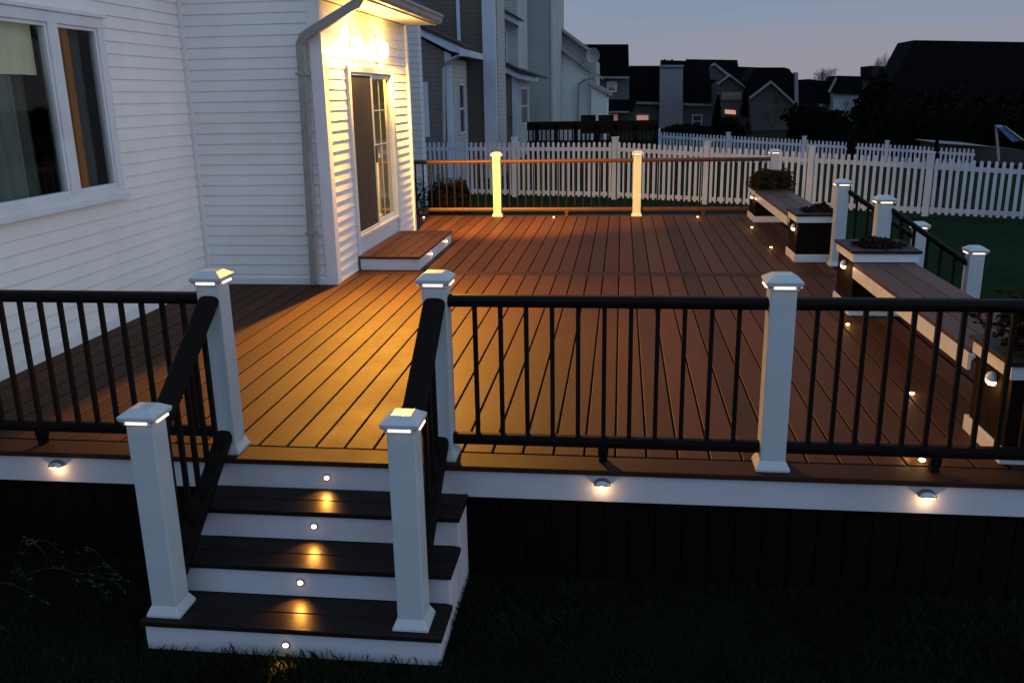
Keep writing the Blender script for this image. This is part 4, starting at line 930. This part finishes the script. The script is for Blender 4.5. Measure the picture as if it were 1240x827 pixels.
# dark hedge stretching behind everything on the right
m = MB()
for j in range(16):
    p = at(1060+j*16, 165, 33-j*.35); leaves(m, (p.x, p.y, .1), (.9, .7, 1.1), 900, .16, seed=50+j)
o = m.build('hedge_row', M['hedge']); tag(o, 'black mass of garden shrubs behind the second fence at the right', 'hedge', kind='stuff')
m = MB(); t = thing('garden_shed', 'low dark shed roof behind the fence near the right edge', 'shed', at(1150, 180, 27)); o0 = Vector(t.location)
m.prism([p-o0 for p in pw3([(1138, 174), (1195, 178), (1240, 182), (1240, 200), (1138, 196)], 27)], (0, 2, 0)); m.build('wall', mat('dark_shed', (.02, .022, .024), .9, .2), t)
m = MB(); m.prism([p-o0 for p in pw3([(1136, 173), (1196, 177), (1196, 178), (1136, 174)], 26.8)], (0, 2.4, 0)); m.build('roof_edge', M['chim'], t)
t = thing('play_slide', 'blue slide in the dark yard near the right edge of the photo', 'slide', at(1222, 172, 26)); o0 = Vector(t.location)
m = MB(); m.prism([p-o0 for p in pw3([(1208, 154), (1216, 154), (1239, 170), (1226, 172)], 26)], (0, .25, .05)); m.build('chute', mat('blue_plastic', (.045, .12, .34), .4, .1), t)
m = MB(); m.prism([p-o0 for p in pw3([(1216, 153), (1218, 153), (1240, 169), (1239, 171)], 25.9)], (0, .1, .0)); m.prism([p-o0 for p in pw3([(1206, 154), (1208, 154), (1211, 195), (1209, 195)], 26.2)], (0, .1, 0)); m.build('frame', M['gutter'], t)

def bare_tree(label, u, vtop, vbot, w, Y, seed, levels=6, thick=.10):
    b0 = at(u, vbot, Y); H = at(u, vtop, Y).z-GZ; px = (at(u+1, 150, Y)-at(u, 150, Y)).length
    t = thing('bare_tree', label, 'tree', (b0.x, Y, GZ), 0, 'bare trees on the skyline'); R = random.Random(seed); tr = MB(); cw = MB()
    def grow(p, d, L, r, lev):
        q = p+d*L; (tr if lev >= levels-1 else cw).tube([p, (p+q)/2+Vector((R.gauss(0, .04), R.gauss(0, .04), 0))*L, q], [r, r*.85, r*.68], 4)
        if lev <= 0: return
        for k in range(3 if lev < levels-1 else 4):
            a = R.uniform(0, 2*PI); e = R.uniform(.35, .75); o = d.orthogonal().normalized(); o2 = d.cross(o)
            nd = (d*math.cos(e)+(o*math.cos(a)+o2*math.sin(a))*math.sin(e)+Vector((0, 0, .18))).normalized()
            grow(p+d*L*R.uniform(.7, 1), nd, L*R.uniform(.62, .78), r*.62, lev-1)
    grow(Vector((0, 0, 0)), Vector((0, 0, 1)), H*.36, thick*H/8, levels)
    # scale crown to photo height
    zm = max(v[2] for v in cw.v); k = H/zm; xm = max(abs(v[0]) for v in cw.v); kx = min(1.6, (w*px/2)/xm)
    for mm in (tr, cw): mm.v = [(v[0]*kx, v[1]*kx, v[2]*k) for v in mm.v]
    tr.build('trunk', M['bark'], t); cw.build('crown', M['bark'], t)
bare_tree('bare pinkish grey tree above the roofs left of the pale blue wall', 997, 80, 150, 40, 80, 2, thick=.12)
bare_tree('bare tree sticking up beside the large black roof', 1062, 62, 150, 26, 66, 3)
bare_tree('bare tree beside the white fence in front of the brick house', 934, 128, 165, 46, 48, 5, thick=.1)
bare_tree('small bare tree by the brick house corner', 905, 140, 165, 30, 45, 6, 5)
bare_tree('small bare tree left of the tall black roof ridge', 1047, 78, 150, 24, 72, 9)
bare_tree('bare tree against the pale blue wall', 1022, 120, 165, 30, 42, 11, 5)

# ------------------------------------------------------------------ render settings
sc.view_settings.view_transform = 'Standard'; sc.view_settings.look = 'None'; sc.view_settings.exposure = 0; sc.view_settings.gamma = 1
sc.render.engine = 'CYCLES'
sc.cycles.use_denoising = True
sc.cycles.max_bounces = 6
sc.cycles.sample_clamp_indirect = 4
sc.cycles.transparent_max_bounces = 8
